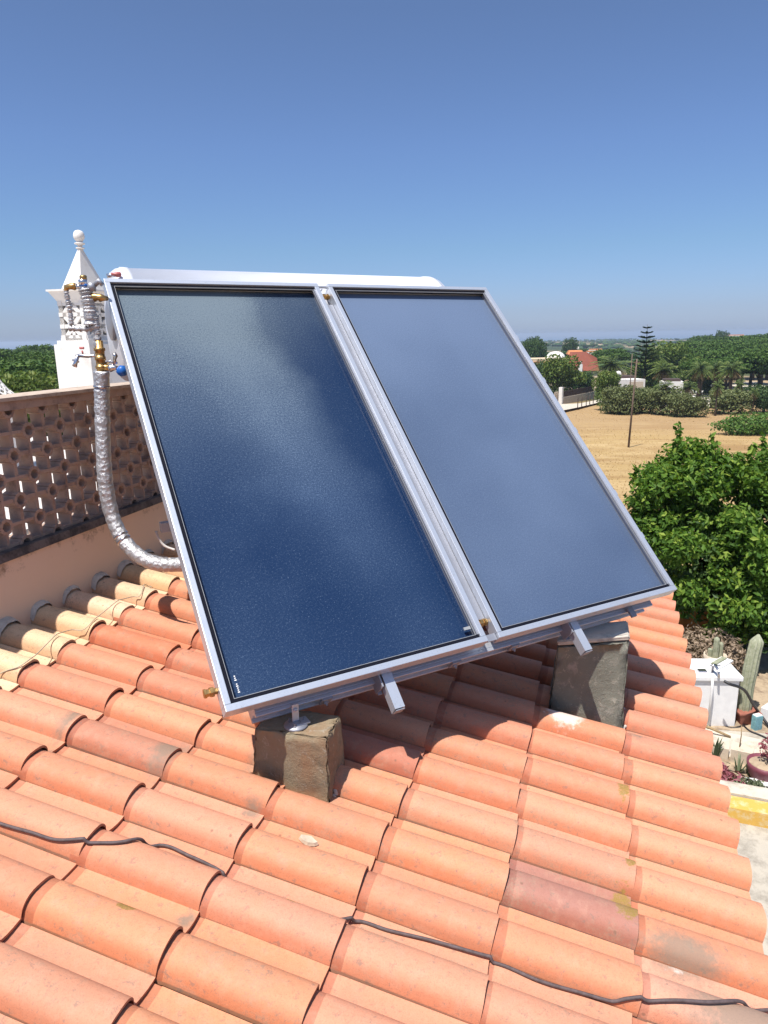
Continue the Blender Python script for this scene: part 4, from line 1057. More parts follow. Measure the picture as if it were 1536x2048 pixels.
# purple bowl with pink plant
bq = gz(1526, 1562, .0)
bw = thing('purple_bowl_planter', 'purple bowl planter with a pink flowering plant at the right edge', 'planter', bq)
mb = MB(); mb.lathe(bq, Z, [(.07, 0), (.11, .02), (.155, .09), (.172, .17), (.176, .22), (.163, .22), (.155, .19)], 24); mb.build('bowl', M['purple'], bw)
mb = MB(); mb.lathe(bq+Z*.188, Z, [(.157, 0), (.15, .008), (.05, .012)], 20); mb.build('soil', M['gravel'], bw)
o = crown('flowers', 500, [(.08, 0, .40, .14, .12, .18), (.14, .0, .30, .10, .1, .12)], .028, 41, 'flower', bw, shell=.5, asp=1.6)
def blades(mb, lv, c, n, h, w, spread, seed, droop=.2):
    rg = random.Random(seed)
    for k in range(n):
        a = rg.uniform(0, 2*PI); s = rg.uniform(.2, 1)*spread; hh = h*rg.uniform(.6, 1.1); d = V((math.cos(a), math.sin(a), 0)); sd_ = V((-d.y, d.x, 0))*w*rg.uniform(.6, 1.1)
        b_ = c+d*.02; m_ = b_+d*s*.45+Z*hh*.6; t_ = b_+d*s+Z*hh*(1-droop*s/spread)
        mb.add([b_-sd_, b_+sd_, m_+sd_*.8, m_-sd_*.8, t_], [(0, 1, 2, 3), (3, 2, 4)]); lv += [rg.random()]*5
def plant(name, label, cat, loc, n, h, w, spread, seed, mat='succ', droop=.2):
    mb = MB(); lv = []; blades(mb, lv, V((0, 0, 0)), n, h, w, spread, seed, droop); mb.attr = {'lv': ('FLOAT', lv)}
    o = mb.build(name, M[mat], org=V((0, 0, 0))); o.location = loc; return tag(o, label, cat)
plant('agave', 'pale green upright agave leaves right beside the eave tiles', 'agave', gz(1428, 1520, .02), 9, .30, .022, .09, 1)
plant('aloe', 'dark spiky aloe in front of the cream stone block', 'aloe', gz(1476, 1545, .03), 12, .20, .014, .16, 2)
plant('aloe', 'slender aloe between the dark aloe and the purple bowl', 'aloe', gz(1496, 1549, .03), 9, .14, .010, .10, 3)
plant('agave', 'thick leaved agave just left of the purple bowl', 'agave', gz(1508, 1545, .03), 6, .22, .016, .07, 4)
mb = MB(); q = gz(1475, 1520, .02); mb.tube([q, q+Z*.3+V((.01, 0, 0)), q+Z*.42], [.007, .005, .004], 6); tag(mb.build('flower_stalk', M['wood']), 'thin dry flower stalk standing in front of the cream block', 'stalk')
gs = thing('ground_succulents', 'low mauve succulents spilling along the bed beside the eave', 'plant', gz(1452, 1572, .02))
crown('leaves', 900, [(0, 0, .06, .20, .14, .07), (-.05, .18, .07, .16, .12, .08)], .035, 51, 'flower', gs, shell=.5, asp=2)
gs2 = thing('ground_succulents', 'low olive green succulents at the front of the bed', 'plant', gz(1476, 1580, .02))
crown('leaves', 1000, [(0, 0, .05, .20, .11, .06), (.16, -.02, .04, .12, .10, .05)], .03, 52, 'succ', gs2, shell=.5, asp=2.4)
for k, (x, y, s_, lab) in enumerate([(1507, 1567, .05, 'white pebble between succulents and bowl'), (1468, 1583, .07, 'large flat pale stone on the kerb top'), (1436, 1568, .05, 'white stone touching the eave end')]):
    q = gz(x, y, .03); mb = MB(); mb.lathe(q, Z, [(s_*.6, 0), (s_, s_*.3), (s_*.8, s_*.65), (s_*.2, s_*.8)], 9); tag(mb.build('garden_stone', M['white' if k != 1 else 'stone']), lab, 'stone')

# ================================================================== FIELD: pole, posts, far land
def ter(x, y, r):
    """point on the terrain under pixel x,y found by marching the ray"""
    v = ray(x, y); v = v/math.hypot(v.x, v.y)
    d = 12.0
    while d < 2400:
        if v.z*d <= tz(d): break
        d *= 1.004
    return V((v.x*d, v.y*d, tz(d)))
def td_(x, d):
    """terrain point in the vertical plane of pixel column x at horizontal distance d"""
    v = ray(x, 760); v = v/math.hypot(v.x, v.y); return V((v.x*d, v.y*d, tz(d)))
pq = ter(1257, 892, 0)
DP = math.hypot(pq.x, pq.y)
ptop = ray(1274, 718); ptop = ptop*(DP/math.hypot(ptop.x, ptop.y))
pole = thing('utility_pole', 'leaning wooden utility pole standing alone in the dry field', 'pole', pq)
mb = MB(); mb.tube([pq-Z*.3, pq.lerp(ptop, .5), ptop], [.085, .07, .055], 8); mb.build('pole_shaft', M['greypole'], pole)
mb = MB(); mb.bev(ptop-Z*.25, CR, CF, Z, .5, .06, .06, .01); mb.build('crossarm', M['greypole'], pole)
q2 = td_(1261, 95); q2t = q2+Z*((at(1262, 705, 1).z/1)*0+7.2)
pole2 = thing('utility_pole', 'thin pale utility pole farther away beside the white bungalow', 'pole', q2)
mb = MB(); mb.tube([q2-Z*.3, q2t], [.075, .055], 8); mb.build('pole_shaft', M['greypole'], pole2)
# dry grass fringe
rg = np.random.default_rng(5); mb = MB(); lv = []
rr3 = random.Random(6)
for k in range(14000):
    d = rr3.uniform(14, 100)**1.0; az = rr3.uniform(.16, .62); h = rr3.uniform(.06, .15); p = V((math.sin(az)*d, math.cos(az)*d, tz(d)-.05)); a = rr3.uniform(0, PI); w = .012+.0007*d
    p.z += math.sin(p.x*.05+1.3)*math.cos(p.y*.043)*.25*min(1, max(0, (d-16)/40)) if d > 20 else 0
    s_ = V((math.cos(a), math.sin(a), 0))*w; mb.add([p-s_, p+s_, p+Z*h+V((rr3.uniform(-.15, .15), 0, 0))], [(0, 1, 2)]); lv += [rr3.random()]*3
mb.attr = {'lv': ('FLOAT', lv)}; tag(mb.build('dry_grass', M['grassdry']), 'straw coloured dry grass over the field', 'grass', kind='stuff')

# tree prototypes (built once at unit placement, first use is the source itself)
protos = {}
def round_lobes(seed, R, H, n=9, zf=.6):
    rg = random.Random(seed); out = [(0, 0, H*zf, R*.72, R*.72, H*.30)]
    for k in range(n):
        a = 2*PI*k/n+rg.uniform(-.3, .3); q = rg.uniform(.35, .75)*R; out.append((q*math.cos(a), q*math.sin(a), H*zf+rg.uniform(-.12, .20)*H, R*rg.uniform(.3, .48), R*rg.uniform(.3, .48), H*rg.uniform(.12, .2)))
    return out
def mk(kind, variant):
    key = (kind, variant); sd_ = hash_(kind)+variant*13
    if kind == 'pine':
        t_ = tree('umbrella_pine', '', 'tree', (0, 0, 0)); lb_ = round_lobes(sd_, 4.2, 8, 11, .78)
        lb_ = [(a, b, c, d, e, f*.62) for a, b, c, d, e, f in lb_]; crown('crown', 6000, lb_, .25, sd_, 'pineleaf', t_, up=.5, shell=.85, asp=1.4); trunk(t_, 5.6, .22, [(l[0]*.8, l[1]*.8, l[2]-.3) for l in lb_[1:7]], seed=sd_)
    elif kind == 'bush':
        t_ = tree('scrub_tree', '', 'tree', (0, 0, 0)); lb_ = round_lobes(sd_, 2.1, 3.6, 9, .45)+[(.3, 0, .7, 1.9, 1.9, .8)]; crown('crown', 3200, lb_, .17, sd_, 'oliveleaf', t_, up=.4, asp=1.5); trunk(t_, 1.8, .10, [(l[0]*.8, l[1]*.8, l[2]) for l in lb_[1:5]], seed=sd_)
    elif kind == 'broad':
        t_ = tree('broadleaf_tree', '', 'tree', (0, 0, 0)); lb_ = round_lobes(sd_, 2.6, 5, 10, .52)+[(.4, 0, 1.3, 1.6, 1.6, 1.1)]; crown('crown', 5200, lb_, .18, sd_, 'brightleaf', t_, up=.4, asp=1.5); trunk(t_, 2.6, .16, [(l[0]*.8, l[1]*.8, l[2]) for l in lb_[1:6]], seed=sd_)
    elif kind == 'feather':
        t_ = tree('broadleaf_tree', '', 'tree', (0, 0, 0)); lb_ = round_lobes(sd_, 2.6, 5, 12, .52)+[(.4, 0, 1.3, 1.8, 1.8, 1.1)]; crown('crown', 12000, lb_, .105, sd_, 'brightleaf', t_, up=.3, asp=2.4, shell=.7); trunk(t_, 2.6, .16, [], seed=sd_)
    elif kind == 'dark':
        t_ = tree('carob_tree', '', 'tree', (0, 0, 0)); lb_ = round_lobes(sd_, 3.4, 4.6, 9, .44)+[(0, 0, 1.0, 2.6, 2.6, 1.0)]; crown('crown', 5200, lb_, .20, sd_, 'darkleaf', t_, up=.5, asp=1.5); trunk(t_, 2.0, .2, [(l[0]*.8, l[1]*.8, l[2]) for l in lb_[1:6]], seed=sd_)
    elif kind == 'palm':
        t_ = tree('palm_tree', '', 'tree', (0, 0, 0)); rg = random.Random(sd_); H = 4.6
        def fronds(n, el0, el1, L, dr, seed):
            mb = MB(); lv = []; rg = random.Random(seed)
            for k in range(n):
                a = rg.uniform(0, 2*PI); e = rg.uniform(el0, el1); d = V((math.cos(a), math.sin(a), 0)); sdv = V((-d.y, d.x, 0)); prev = None
                for q in range(7):
                    s_ = q/6; p = V((0, 0, H))+d*(L*s_*math.cos(e))+Z*(L*s_*math.sin(e)-dr*L*s_*s_)
                    for sg in (-1, 1):
                        for w_ in range(2):
                            s2 = s_+w_*.08; pp_ = V((0, 0, H))+d*(L*s2*math.cos(e))+Z*(L*s2*math.sin(e)-dr*L*s2*s2)
                            tip = pp_+sdv*sg*.55*(1-abs(s_-.4))+d*.25-Z*.15; mb.add([pp_-d*.04, pp_+d*.05, tip], [(0, 1, 2)]); lv += [rg.random()]*3
                    if prev is not None: mb.add([prev-sdv*.025, prev+sdv*.025, p+sdv*.02, p-sdv*.02], [(0, 1, 2, 3)]); lv += [.4]*4
                    prev = p
            mb.attr = {'lv': ('FLOAT', lv)}; return mb
        fronds(46, -.35, 1.3, 1.7, .38, sd_).build('crown', M['palmleaf'], t_, org=V((0, 0, 0)))
        fronds(26, -1.3, -.5, 1.2, .25, sd_+1).build('dead_skirt', M['deadfrond'], t_, org=V((0, 0, 0)))
        mb = MB(); mb.tube([V((0, 0, -.3)), V((.03, 0, H*.5)), V((0, 0, H))], [.27, .2, .19], 8); mb.build('trunk', M['trunk'], t_, org=V((0, 0, 0)))
    elif kind == 'hedge':
        t_ = tree('clipped_hedge', '', 'hedge', (0, 0, 0)); crown('crown', 7000, [(0, 0, .9, 4.2, 2.4, 1.0), (2.5, .3, .9, 3.2, 2.0, 1.0), (-2.5, -.2, .8, 2.6, 1.8, .8)], .16, sd_, 'hedge', t_, up=.8, asp=1.4, shell=.9); trunk(t_, .8, .1, [], seed=sd_)
    return t_
def hash_(s): return sum(ord(c)*(k+3) for k, c in enumerate(s))
used = set()
def plant_tree(kind, variant, loc, label, rz=0, sc=1, group=None, szc=None):
    key = (kind, variant)
    if key not in protos: protos[key] = mk(kind, variant)
    if key not in used:
        used.add(key); o = protos[key]; o.location = loc; o.rotation_euler = (0, 0, rz); o.scale = (sc, sc, sc if szc is None else szc); o['label'] = label
    else: o = copy_thing(protos[key], loc, rz, sc, label, szc)
    if 'group' in o.keys(): del o['group']
    if group: o['group'] = group
    return o
def proto_h(kind, variant):
    if (kind, variant) not in protos: protos[(kind, variant)] = mk(kind, variant)
    return max(np.percentile([v.co.z for v in c.data.vertices], 99.5) for c in protos[(kind, variant)].children)
def tree_to(kind, variant, px, ytop, d, label, H, wide=1.0, group=None, rz=None):
    """tree standing on the terrain at distance d whose top reaches pixel row ytop"""
    H = proto_h(kind, variant); b = td_(px, d); v = ray(px, ytop); zt_ = v.z*(d/math.hypot(v.x, v.y)); s_ = max(.3, (zt_-b.z)/H)
    return plant_tree(kind, variant, b, label, rnd.uniform(0, 6) if rz is None else rz, s_*wide, group, s_)
HT = {'feather': 5, 'pine': 8.3, 'bush': 3.3, 'broad': 5.0, 'dark': 4.1, 'palm': 6.0, 'hedge': 1.9}
# individual trees of the middle distance (pixel column, top row, distance)
mid = [('broad', 0, 1120, 711, 118, .85, 'bushy green tree hiding the white domed house'),
       ('dark', 0, 1158, 743, 128, .72, 'dense dark green tree behind the reed screen'),
       ('broad', 1, 1215, 742, 98, .62, 'pale green upright tree left of the white bungalow'),
       ('pine', 0, 1212, 698, 170, 1.1, 'wide umbrella pine behind the large palm'),
       ('bush', 0, 1275, 773, 96, 1.0, 'grey green scrub at the foot of the spire conifer'),
       ('bush', 1, 1306, 778, 94, .9, 'scrub bush at the field edge right of the spire conifer'),
       ('bush', 0, 1338, 773, 92, .85, 'scrub bush below the small white wall'),
       ('bush', 0, 1228, 776, 93, .7, 'low scrub beside the pale green upright tree'),
       ('bush', 0, 1243, 770, 93, .85, 'scrub in front of the bungalow wing'),
       ('bush', 1, 1257, 775, 92, .8, 'scrub right under the bungalow wall'),
       ('bush', 1, 1365, 786, 90, .9, 'small sparse bush left of the path lamp'),
       ('bush', 0, 1398, 791, 90, .8, 'thin bush by the pale stones at the field edge'),
       ('bush', 1, 1470, 780, 96, 1.3, 'brownish scrub bush behind the clipped hedge'),
       ('bush', 0, 1452, 777, 104, 1.0, 'scrub bush left of the clipped hedge top'),
       ('dark', 1, 1535, 768, 98, .7, 'round dark bush above the clipped hedge at the right edge'),
       ('broad', 0, 1340, 685, 150, .9, 'loose green tree right of the spire conifer'),
       ('broad', 1, 1295, 720, 125, .9, 'leafy green tree just behind the spire conifer'),
       ('broad', 0, 1390, 715, 140, .7, 'mid green tree between two fan palms'),
       ('dark', 1, 1078, 722, 135, .45, 'dark tree left of the domed house beside the collector edge'),
       ('dark', 0, 1062, 679, 210, .38, 'dark round tree rising at the left of the far houses'),
       ('dark', 1, 1335, 750, 120, .5, 'dark shrub above the small white wall'),
       ('dark', 0, 1425, 745, 130, .6, 'dark shrub behind the path lamp')]
for kd, va, px, yt, d, wd_, lab in mid: tree_to(kd, va, px, yt, d, lab, HT[kd], wd_)
pal = [(1222, 712, 116, 1.5, 'big spreading palm behind the white bungalow'), (1303, 690, 128, .85, 'tall palm with brown skirt right of the spire conifer'), (1325, 724, 108, 1.0, 'fan palm with pale dead fronds above the small white wall'),
       (1398, 722, 112, .9, 'bright fan palm left of a brown skirted palm'), (1428, 722, 114, .8, 'brown skirted palm in the middle of the garden'), (1462, 722, 112, 1.0, 'tall fan palm in front of the pine wood'), (1330, 760, 92, .9, 'low young palm at the field edge below the white wall'),
       (1378, 762, 92, .9, 'low palm beside the pale stones'), (1482, 758, 100, .6, 'small single palm right of the tall fan palm'), (1512, 776, 96, .6, 'tiny palm left of the round dark bush'), (1437, 760, 92, .55, 'stubby palm with thick trunk beside the path lamp')]
for k, (px, yt, d, wd_, lab) in enumerate(pal): tree_to('palm', k % 2, px, yt, d, lab, HT['palm'], wd_)
hd = td_(1518, 72); plant_tree('hedge', 0, hd+V((1.2, 0, 0)), 'wide clipped bright green hedge at the far side of the field', .15, 1.0)
# umbrella pine wood on the right
rg = random.Random(77); PG = 'umbrella pines of the dense wood'; PL = 'umbrella pine crown in the dense green pine wood beyond the garden'
for row, (d, yt0, x0, x1, st) in enumerate([(128, 716, 1408, 1600, 27), (150, 703, 1372, 1610, 25), (175, 694, 1360, 1600, 24), (205, 686, 1352, 1600, 22), (245, 681, 1358, 1590, 19), (300, 676, 1372, 1590, 17)]):
    x = x0
    while x < x1:
        yy = yt0+rg.uniform(-4, 4)+(x-1400)*-.055
        tree_to('pine', rg.randrange(3), x+rg.uniform(-6, 6), max(666, yy), d*rg.uniform(.97, 1.03), PL, HT['pine'], 1.15, PG); x += st
# left side wood behind the chimney
PG2 = 'pines behind the ornate chimney'; PL2 = 'green pine crown behind the ornate chimney at the left'
for (d, yt0, x0, x1, st, kd) in [(58, 748, -60, 150, 42, 'feather'), (75, 727, -60, 160, 40, 'pine'), (100, 714, -60, 160, 30, 'pine'), (140, 706, -50, 150, 26, 'pine'), (200, 699, -50, 150, 22, 'pine')]:
    x = x0
    while x < x1:
        lab = PL2 if kd == 'pine' else 'yellow green tree crown low behind the parapet at the left'; grp = PG2 if kd == 'pine' else 'yellow green trees behind the parapet'
        tree_to(kd, rg.randrange(2), x+rg.uniform(-9, 9), yt0+rg.uniform(-9, 7), d, lab, HT[kd], rg.uniform(.75, 1.25), grp); x += st
# far scattered trees toward the sea
FG = 'scattered trees on the far plain'; FL = 'small dark tree on the hazy far plain near the horizon'
for k in range(120):
    px = rg.choice([rg.uniform(1035, 1400), rg.uniform(1035, 1400), rg.uniform(1380, 1560), rg.uniform(-40, 170)])
    d = rg.choice([rg.uniform(260, 420), rg.uniform(380, 800), rg.uniform(700, 1500)]); b = td_(px, d)
    plant_tree('dark' if k % 3 else 'pine', k % 2, b, FL, rg.uniform(0, 6), rg.uniform(.8, 1.6), FG, rg.uniform(.45, .95))
for px, yt, d, lab in ((1435, 662, 420, 'dark tree standing above the pine wood on the skyline'), (1408, 670, 430, 'low dark clump on the skyline left of the tallest skyline tree'), (1064, 674, 300, 'round dark tree on the skyline next to the collector'), (1137, 676, 330, 'wide dark tree on the skyline above the orange roof')):
    tree_to('dark', 0, px, yt, d, lab, HT['dark'], .30)
# far scrub mass
mb = MB(); lv = []; rg2 = np.random.default_rng(9)
for k in range(5200):
    d = float(rg2.uniform(260, 2200)); az = float(rg2.choice([rg2.uniform(.15, .60), rg2.uniform(-.62, -.36)])); p = V((math.sin(az)*d, math.cos(az)*d, tz(d))); 
    if math.sin(p.x*.02+2)*math.sin(p.y*.006) > .10: continue
    h = float(rg2.uniform(1.0, 3.2)); w = h*float(rg2.uniform(.9, 1.8)); n = 6
    p.z += math.sin(p.x*.006+.5)*math.cos(p.y*.0045+1)*2.2 if d > 300 else 0
    vs = [p+V((w*.7*math.cos(2*PI*q/n), w*.7*math.sin(2*PI*q/n), 0)) for q in range(n)]+[p+V((w*math.cos(2*PI*q/n+.3), w*math.sin(2*PI*q/n+.3), h*.55*float(rg2.uniform(.8, 1.2)))) for q in range(n)]+[p+V((w*.5*math.cos(2*PI*q/n), w*.5*math.sin(2*PI*q/n), h*float(rg2.uniform(.85, 1.1)))) for q in range(n)]
    mb.add(vs, [(a+r_*n, (a+1) % n+r_*n, (a+1) % n+n+r_*n, a+n+r_*n) for r_ in range(2) for a in range(n)]+[tuple(2*n+a for a in range(n))], False); lv += [float(rg2.random())]*len(vs)
mb.attr = {'lv': ('FLOAT', lv)}; tag(mb.build('distant_scrub', M['darkleaf']), 'dark scrub covering the far plain', 'scrub', kind='stuff')

# Norfolk Island pine
def norfolk():
    d = 112; b = td_(1287, d); v = ray(1287, 649); zt_ = v.z*(d/math.hypot(v.x, v.y)); H = zt_-b.z
    t_ = tree('norfolk_pine', 'slender spire shaped conifer with tiered branches towering over the garden', 'tree', b)
    mb = MB(); mb.tube([V((0, 0, -.3)), V((.1, 0, H*.5)), V((0, 0, H))], [.22, .13, .02], 8); mb.build('trunk', M['trunk'], t_, org=V((0, 0, 0)))
    mb = MB(); lv = []; rg = random.Random(8)
    z = H*.36; k = 0
    while z < H*.985:
        t = (z/H-.36)/.64; L = 2.1*(1-t)**.8+.28; nb = 6 if t < .85 else 5
        for q in range(nb):
            a = 2*PI*q/nb+k*.4; d_ = V((math.cos(a), math.sin(a), 0)); s_ = V((-d_.y, d_.x, 0))
            for m in range(9):
                f = m/8; p = V((0, 0, z))+d_*L*f+Z*(L*.22*f*f-.04); 
                for sg in (-1, 1):
                    w_ = .42*(1-f*.5)*min(1, L); tip = p+s_*sg*w_+d_*.22+Z*rg.uniform(-.02, .08)
                    for dz in (0, .07): mb.add([p-d_*.10+Z*dz, p+d_*.12+Z*dz, tip+Z*dz], [(0, 1, 2)]); lv += [rg.random()*.6]*3
                    mb.add([p-Z*.09, p+Z*.10, tip], [(0, 1, 2)]); lv += [rg.random()*.6]*3
        z += H*.038+(.35*t); k += 1
    mb.attr = {'lv': ('FLOAT', lv)}; mb.build('branches', M['darkleaf'], t_, org=V((0, 0, 0)))
norfolk()

# houses
def hframe(px, d, rz):
    b = td_(px, d); ax = V((math.cos(rz), math.sin(rz), 0)); return b, ax, V((-ax.y, ax.x, 0))
def zat(px, py, d): v = ray(px, py); return v.z*(d/math.hypot(v.x, v.y))
def wbox(parent, name, mat, c, ax, ay, sx, sy, z0, z1): 
    mb = MB(); mb.box(V((c.x, c.y, (z0+z1)/2)), ax, ay, Z, sx, sy, z1-z0); return mb.build(name, M[mat], parent)
# house with big red roof
d = 150; b, ax, ay = hframe(1160, d, -.15)
hs1 = thing('red_roofed_house', 'house with a steep dark red side roof and orange ridge behind the trees', 'house', b)
z0, ze, zr = b.z, zat(1160, 739, d), zat(1160, 703, d)
wbox(hs1, 'wall', 'housecream', b, ax, ay, 5.5, 8, z0, ze)
def rp(x, y, z): return V((b.x, b.y, 0))+ax*x+ay*y+Z*z
mb = MB(); mb.add([rp(-2.6, -4.2, ze), rp(3.0, -4.2, ze), rp(2.6, -3.4, zr-1.2), rp(.6, -2.2, zr), rp(-2.0, -2.2, zr)], [(0, 1, 2, 3, 4)])
mb.prism([rp(-3.2, -4.4, ze-.05), rp(3.2, -4.4, ze-.05), rp(3.2, 4.4, ze-.05), rp(-3.2, 4.4, ze-.05)], [rp(-2.4, -1.6, zr), rp(.2, -1.6, zr), rp(.2, 1.6, zr), rp(-2.4, 1.6, zr)])
mb.build('roof', M['roofred'], hs1, fix=True)
mb = MB(); mb.prism([rp(-2.8, -2.0, zr-.5), rp(.3, -2.0, zr-.5), rp(.3, 2.0, zr-.5), rp(-2.8, 2.0, zr-.5)], [rp(-2.5, -1.0, zr+.25), rp(0, -1.0, zr+.25), rp(0, 1.0, zr+.25), rp(-2.5, 1.0, zr+.25)]); mb.build('ridge_roof', M['roofor'], hs1, fix=True)
cq = V((b.x, b.y, 0))+ax*-.6+ay*-4.6
mb = MB(); mb.box(V((cq.x, cq.y, zat(1157, 735, d))), ax, ay, Z, .7, .7, 1.6); mb.lathe(V((cq.x, cq.y, zat(1157, 735, d)+.8)), Z, [(.3, 0), (.05, .6)], 6); mb.build('chimney', M['housewhite'], hs1)
# white domed house
d = 165; b2_, ax2, ay2 = hframe(1092, d, .1)
hs2 = thing('domed_house', 'white house with a rounded dome and cream flat wing behind the bushy tree', 'house', b2_)
zt_ = zat(1092, 716, d); wbox(hs2, 'wall', 'housecream', b2_+ax2*-1.2, ax2, ay2, 9.5, 7, b2_.z, zt_)
wbox(hs2, 'roof', 'roofor', b2_+ax2*-3, ax2, ay2, 5.0, 7.4, zat(1092, 728, d), zat(1092, 722, d))
mb = MB(); dc = b2_+ax2*2.0; zc_ = zat(1110, 716, d); mb.lathe(V((dc.x, dc.y, zc_-.6)), Z, [(2.1, 0), (2.1, .6), (1.9, 1.2), (1.4, 1.7), (.7, 1.95), (.1, 2.0)], 24); mb.build('dome', M['housewhite'], hs2)
mb = MB(); mb.box(b2_+ax2*-2.0-ay2*3.51+Z*(zt_-b2_.z-1.6), ax2, ay2, Z, 1.2, .06, 1.2); mb.build('window', M['window'], hs2)
# white bungalow
d = 104; b3, ax3, ay3 = hframe(1253, d, .18)
hs3 = thing('white_bungalow', 'low white bungalow with a round chimney beside the pale pole', 'house', b3)
z3 = zat(1253, 757, d); wbox(hs3, 'wall', 'housewhite', b3, ax3, ay3, 3.0, 4.5, b3.z, z3)
wbox(hs3, 'wing', 'housewhite', b3-ax3*1.75-ay3*.3, ax3, ay3, .9, 4.0, b3.z, z3+.05)
wbox(hs3, 'roof', 'reed', b3+ay3*1.2, ax3, ay3, 3.1, 2.0, z3+.003, z3+.35)
mb = MB(); q = b3-ax3*1.8-ay3*1.0; mb.lathe(V((q.x, q.y, z3+.05)), Z, [(.22, 0), (.22, .35), (.36, .45), (.38, .75), (.25, 1.0), (.05, 1.05)], 12); mb.build('chimney', M['housewhite'], hs3)
mb = MB(); mb.box(b3+ax3*.2-ay3*2.26+Z*(z3-b3.z-.7), ax3, ay3, Z, 2.0, .05, .8); mb.build('porch_panel', M['stone'], hs3)
# small white wall on the right and far white cottages
d = 100; b4_, ax4, ay4 = hframe(1343, d, -.25)
wz = zat(1343, 762, d); hs4 = thing('white_outbuilding', 'small white outbuilding half hidden among palms', 'building', b4_)
wbox(hs4, 'wall', 'housewhite', b4_, ax4, ay4, 2.6, 2.5, b4_.z, wz); wbox(hs4, 'roof', 'reed', b4_, ax4, ay4, 2.0, 2.0, wz+.003, wz+.3)
for px, py, d, w_, lab in ((1182, 704, 300, 5, 'tiny white cottage left of the road across the plain'), (1188, 700, 330, 6, 'tiny white cottage behind the nearer tiny cottage'), (1457, 671, 520, 12, 'long white building on the skyline above the pine wood'), (80, 702, 330, 5, 'pale tower house between pines left of the chimney')):
    bb, a1, a2_ = hframe(px, d, rnd.uniform(-.4, .4)); h_ = thing('far_cottage', lab, 'house', bb)
    wbox(h_, 'wall', 'housewhite', bb, a1, a2_, w_, w_*.7, bb.z, zat(px, py, d)); wbox(h_, 'roof', 'roofor', bb, a1, a2_, w_*.9, w_*.6, zat(px, py, d)+.01, zat(px, py, d)+.5)
# dusty track on the plain
mb = MB(); tpx = [(1146, 676, 900), (1150, 686, 520), (1156, 695, 380), (1164, 703, 310)]
pts = []
for x, y, d in tpx: pts.append(td_(x, d)+Z*1.5)
vs = []; 
for p, w_ in zip(pts, (9, 6, 4.5, 4)): vs += [p-CR*w_*.5, p+CR*w_*.5]
mb.add(vs, [(2*k, 2*k+1, 2*k+3, 2*k+2) for k in range(3)]); tag(mb.build('dirt_track', M['pave2']), kind='structure')
# boundary wall with reed screen and posts at the field edge
w0, w1 = ter(1128, 812, 0), ter(1205, 799, 0)
bw_ = thing('reed_topped_wall', 'pale boundary wall topped with dark reed screening at the field edge', 'wall', w0)
dirw = (w1-w0); L = dirw.length; dirw = V((dirw.x, dirw.y, 0)).normalized(); nw = V((-dirw.y, dirw.x, 0))
mw = (w0+w1)/2+nw*1.5; DM = math.hypot(mw.x, mw.y)
zg = mw.z; h1 = zat(1165, 792, DM)-zg; h2 = zat(1165, 782, DM)-zg
mb = MB(); mb.box(V((mw.x, mw.y, zg+h1/2)), dirw, nw, Z, L, .2, h1+.3); mb.build('wall_body', M['pave2'], bw_)
mb = MB(); 
for k in range(60): mb.box(V((mw.x, mw.y, zg+h1+.1+(h2-h1)*.6))+dirw*(L*(k/60-.5)+.05), dirw, nw, Z, L/60*.92, .06, (h2-h1)*1.25+.15*math.sin(k*1.7)*.5); 
mb.build('reed_screen', M['reed'], bw_)
gp = ter(1137, 812, 0)+nw*1.2; mb = MB(); mb.box(V((gp.x, gp.y, gp.z+1.3)), dirw, nw, Z, .5, .5, 2.6); tag(mb.build('gate_pillar', M['housewhite']), 'white gate pillar at the left end of the reed topped wall', 'pillar')
mb = MB(); gq = ter(1131, 812, 0)+nw*1.2; 
for k in range(7): mb.box(V((gq.x, gq.y, gq.z+1.0))-dirw*(.2*k), dirw, nw, Z, .14, .05, 2.0)
mb.box(V((gq.x, gq.y, gq.z+1.6))-dirw*.6-nw*.05, dirw, nw, Z, 1.4, .04, .12); tag(mb.build('board_gate', M['stone']), 'pale board gate left of the gate pillar', 'gate')
fence = 'thin fence posts along the field edge'
proto_post = None
for k, (px, py) in enumerate([(1155, 819), (1163, 817), (1172, 815), (1179, 813), (1186, 811), (1208, 806), (1229, 803), (1250, 800)]):
    q = ter(px, py, 0)
    if proto_post is None:
        mb = MB(); mb.tube([V((0, 0, -.2)), V((0, 0, 1.5)), V((.02, 0, 1.55))], [.06, .055, .03], 6); proto_post = mb.build('fence_post', M['reed'], org=V((0, 0, 0))); o = proto_post; tag(o, 'thin dark fence post at the near edge of the track', 'post', fence)
    else: o = proto_post.copy(); link(o)
    o.location = q
# pale track between field and wall
mb = MB(); tr_ = [(1120, 826, 1120, 812), (1160, 818, 1160, 810), (1200, 808, 1205, 801), (1240, 801, 1240, 797), (1262, 797, 1262, 794)]
vs = []
for x0, y0, x1, y1 in tr_: vs += [ter(x0, y0, 0)+Z*.25, ter(x1, y1, 0)+Z*.25]
mb.add(vs, [(2*k, 2*k+2, 2*k+3, 2*k+1) for k in range(len(tr_)-1)]); tag(mb.build('field_track', M['pave2']), kind='structure')
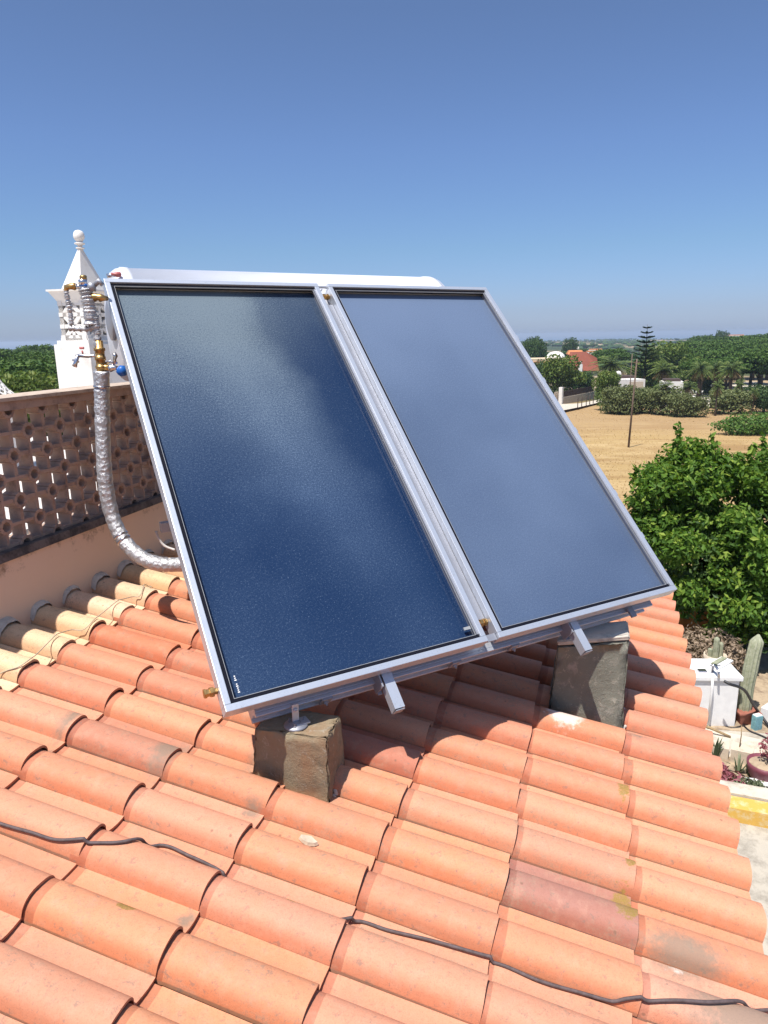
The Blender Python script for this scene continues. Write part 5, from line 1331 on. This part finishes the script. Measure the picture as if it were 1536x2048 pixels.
# bare sandy ground patches among the palms
mb = MB()
for (cx_, cy_, rx_, ry_) in ((1400, 800, 40, 9), (1425, 812, 22, 6), (1500, 772, 40, 6), (1475, 783, 30, 5)):
    c0 = ter(cx_, cy_, 0); n = 16; ring_ = [ter(cx_+rx_*math.cos(2*PI*k/n)*(1+.15*math.sin(3*k)), cy_+ry_*math.sin(2*PI*k/n), 0)+Z*.28 for k in range(n)]
    mb.add([c0+Z*.28]+ring_, [(0, 1+k, 1+(k+1) % n) for k in range(n)])
tag(mb.build('sandy_patch', M['pave2'], fix=True), kind='structure')
# white garden boulders
for k, (px, py, s_) in enumerate([(1382, 790, .8), (1394, 788, .5), (1404, 788, .5), (1374, 797, .6), (1386, 803, .7)]):
    q = ter(px, py, 0)+Z*.4; mb = MB(); mb.lathe(q-Z*.3, Z, [(s_*.5, 0), (s_*.6, s_*.4), (s_*.4, s_*.9), (.1, s_)], 7, False)
    tag(mb.build('white_boulder', M['housewhite']), 'pale boulder in the dry garden at the field edge', 'boulder', 'pale boulders at the field edge')
q = ter(1422, 795, 0); zt_ = zat(1422, 771, math.hypot(q.x, q.y))
lp = thing('garden_lamp', 'white globe garden lamp on a short post by the stubby palm', 'lamp', q)
mb = MB(); mb.tube([q, V((q.x, q.y, zt_))], .05, 8); mb.build('post', M['greypole'], lp)
mb = MB(); mb.lathe(V((q.x, q.y, zt_-.25)), Z, [(.1, 0), (.33, .2), (.33, .4), (.1, .6)], 14); mb.build('globe', M['housewhite'], lp)

# ================================================================== HAZE
t = NT('haze_air'); t.n.remove(t.b)
pv = t.N('ShaderNodeVolumePrincipled'); pv.inputs['Color'].default_value = (.72, .84, 1.0, 1); pv.inputs['Density'].default_value = .00028; pv.inputs['Anisotropy'].default_value = .2
t.l.new(pv.outputs[0], t.out.inputs['Volume'])
mb = MB(); mb.box((0, 0, (-41-.5+6)/2), (1, 0, 0), (0, 1, 0), Z, 62000, 62000, 47.5)
tag(mb.build('haze', t.m), kind='stuff')
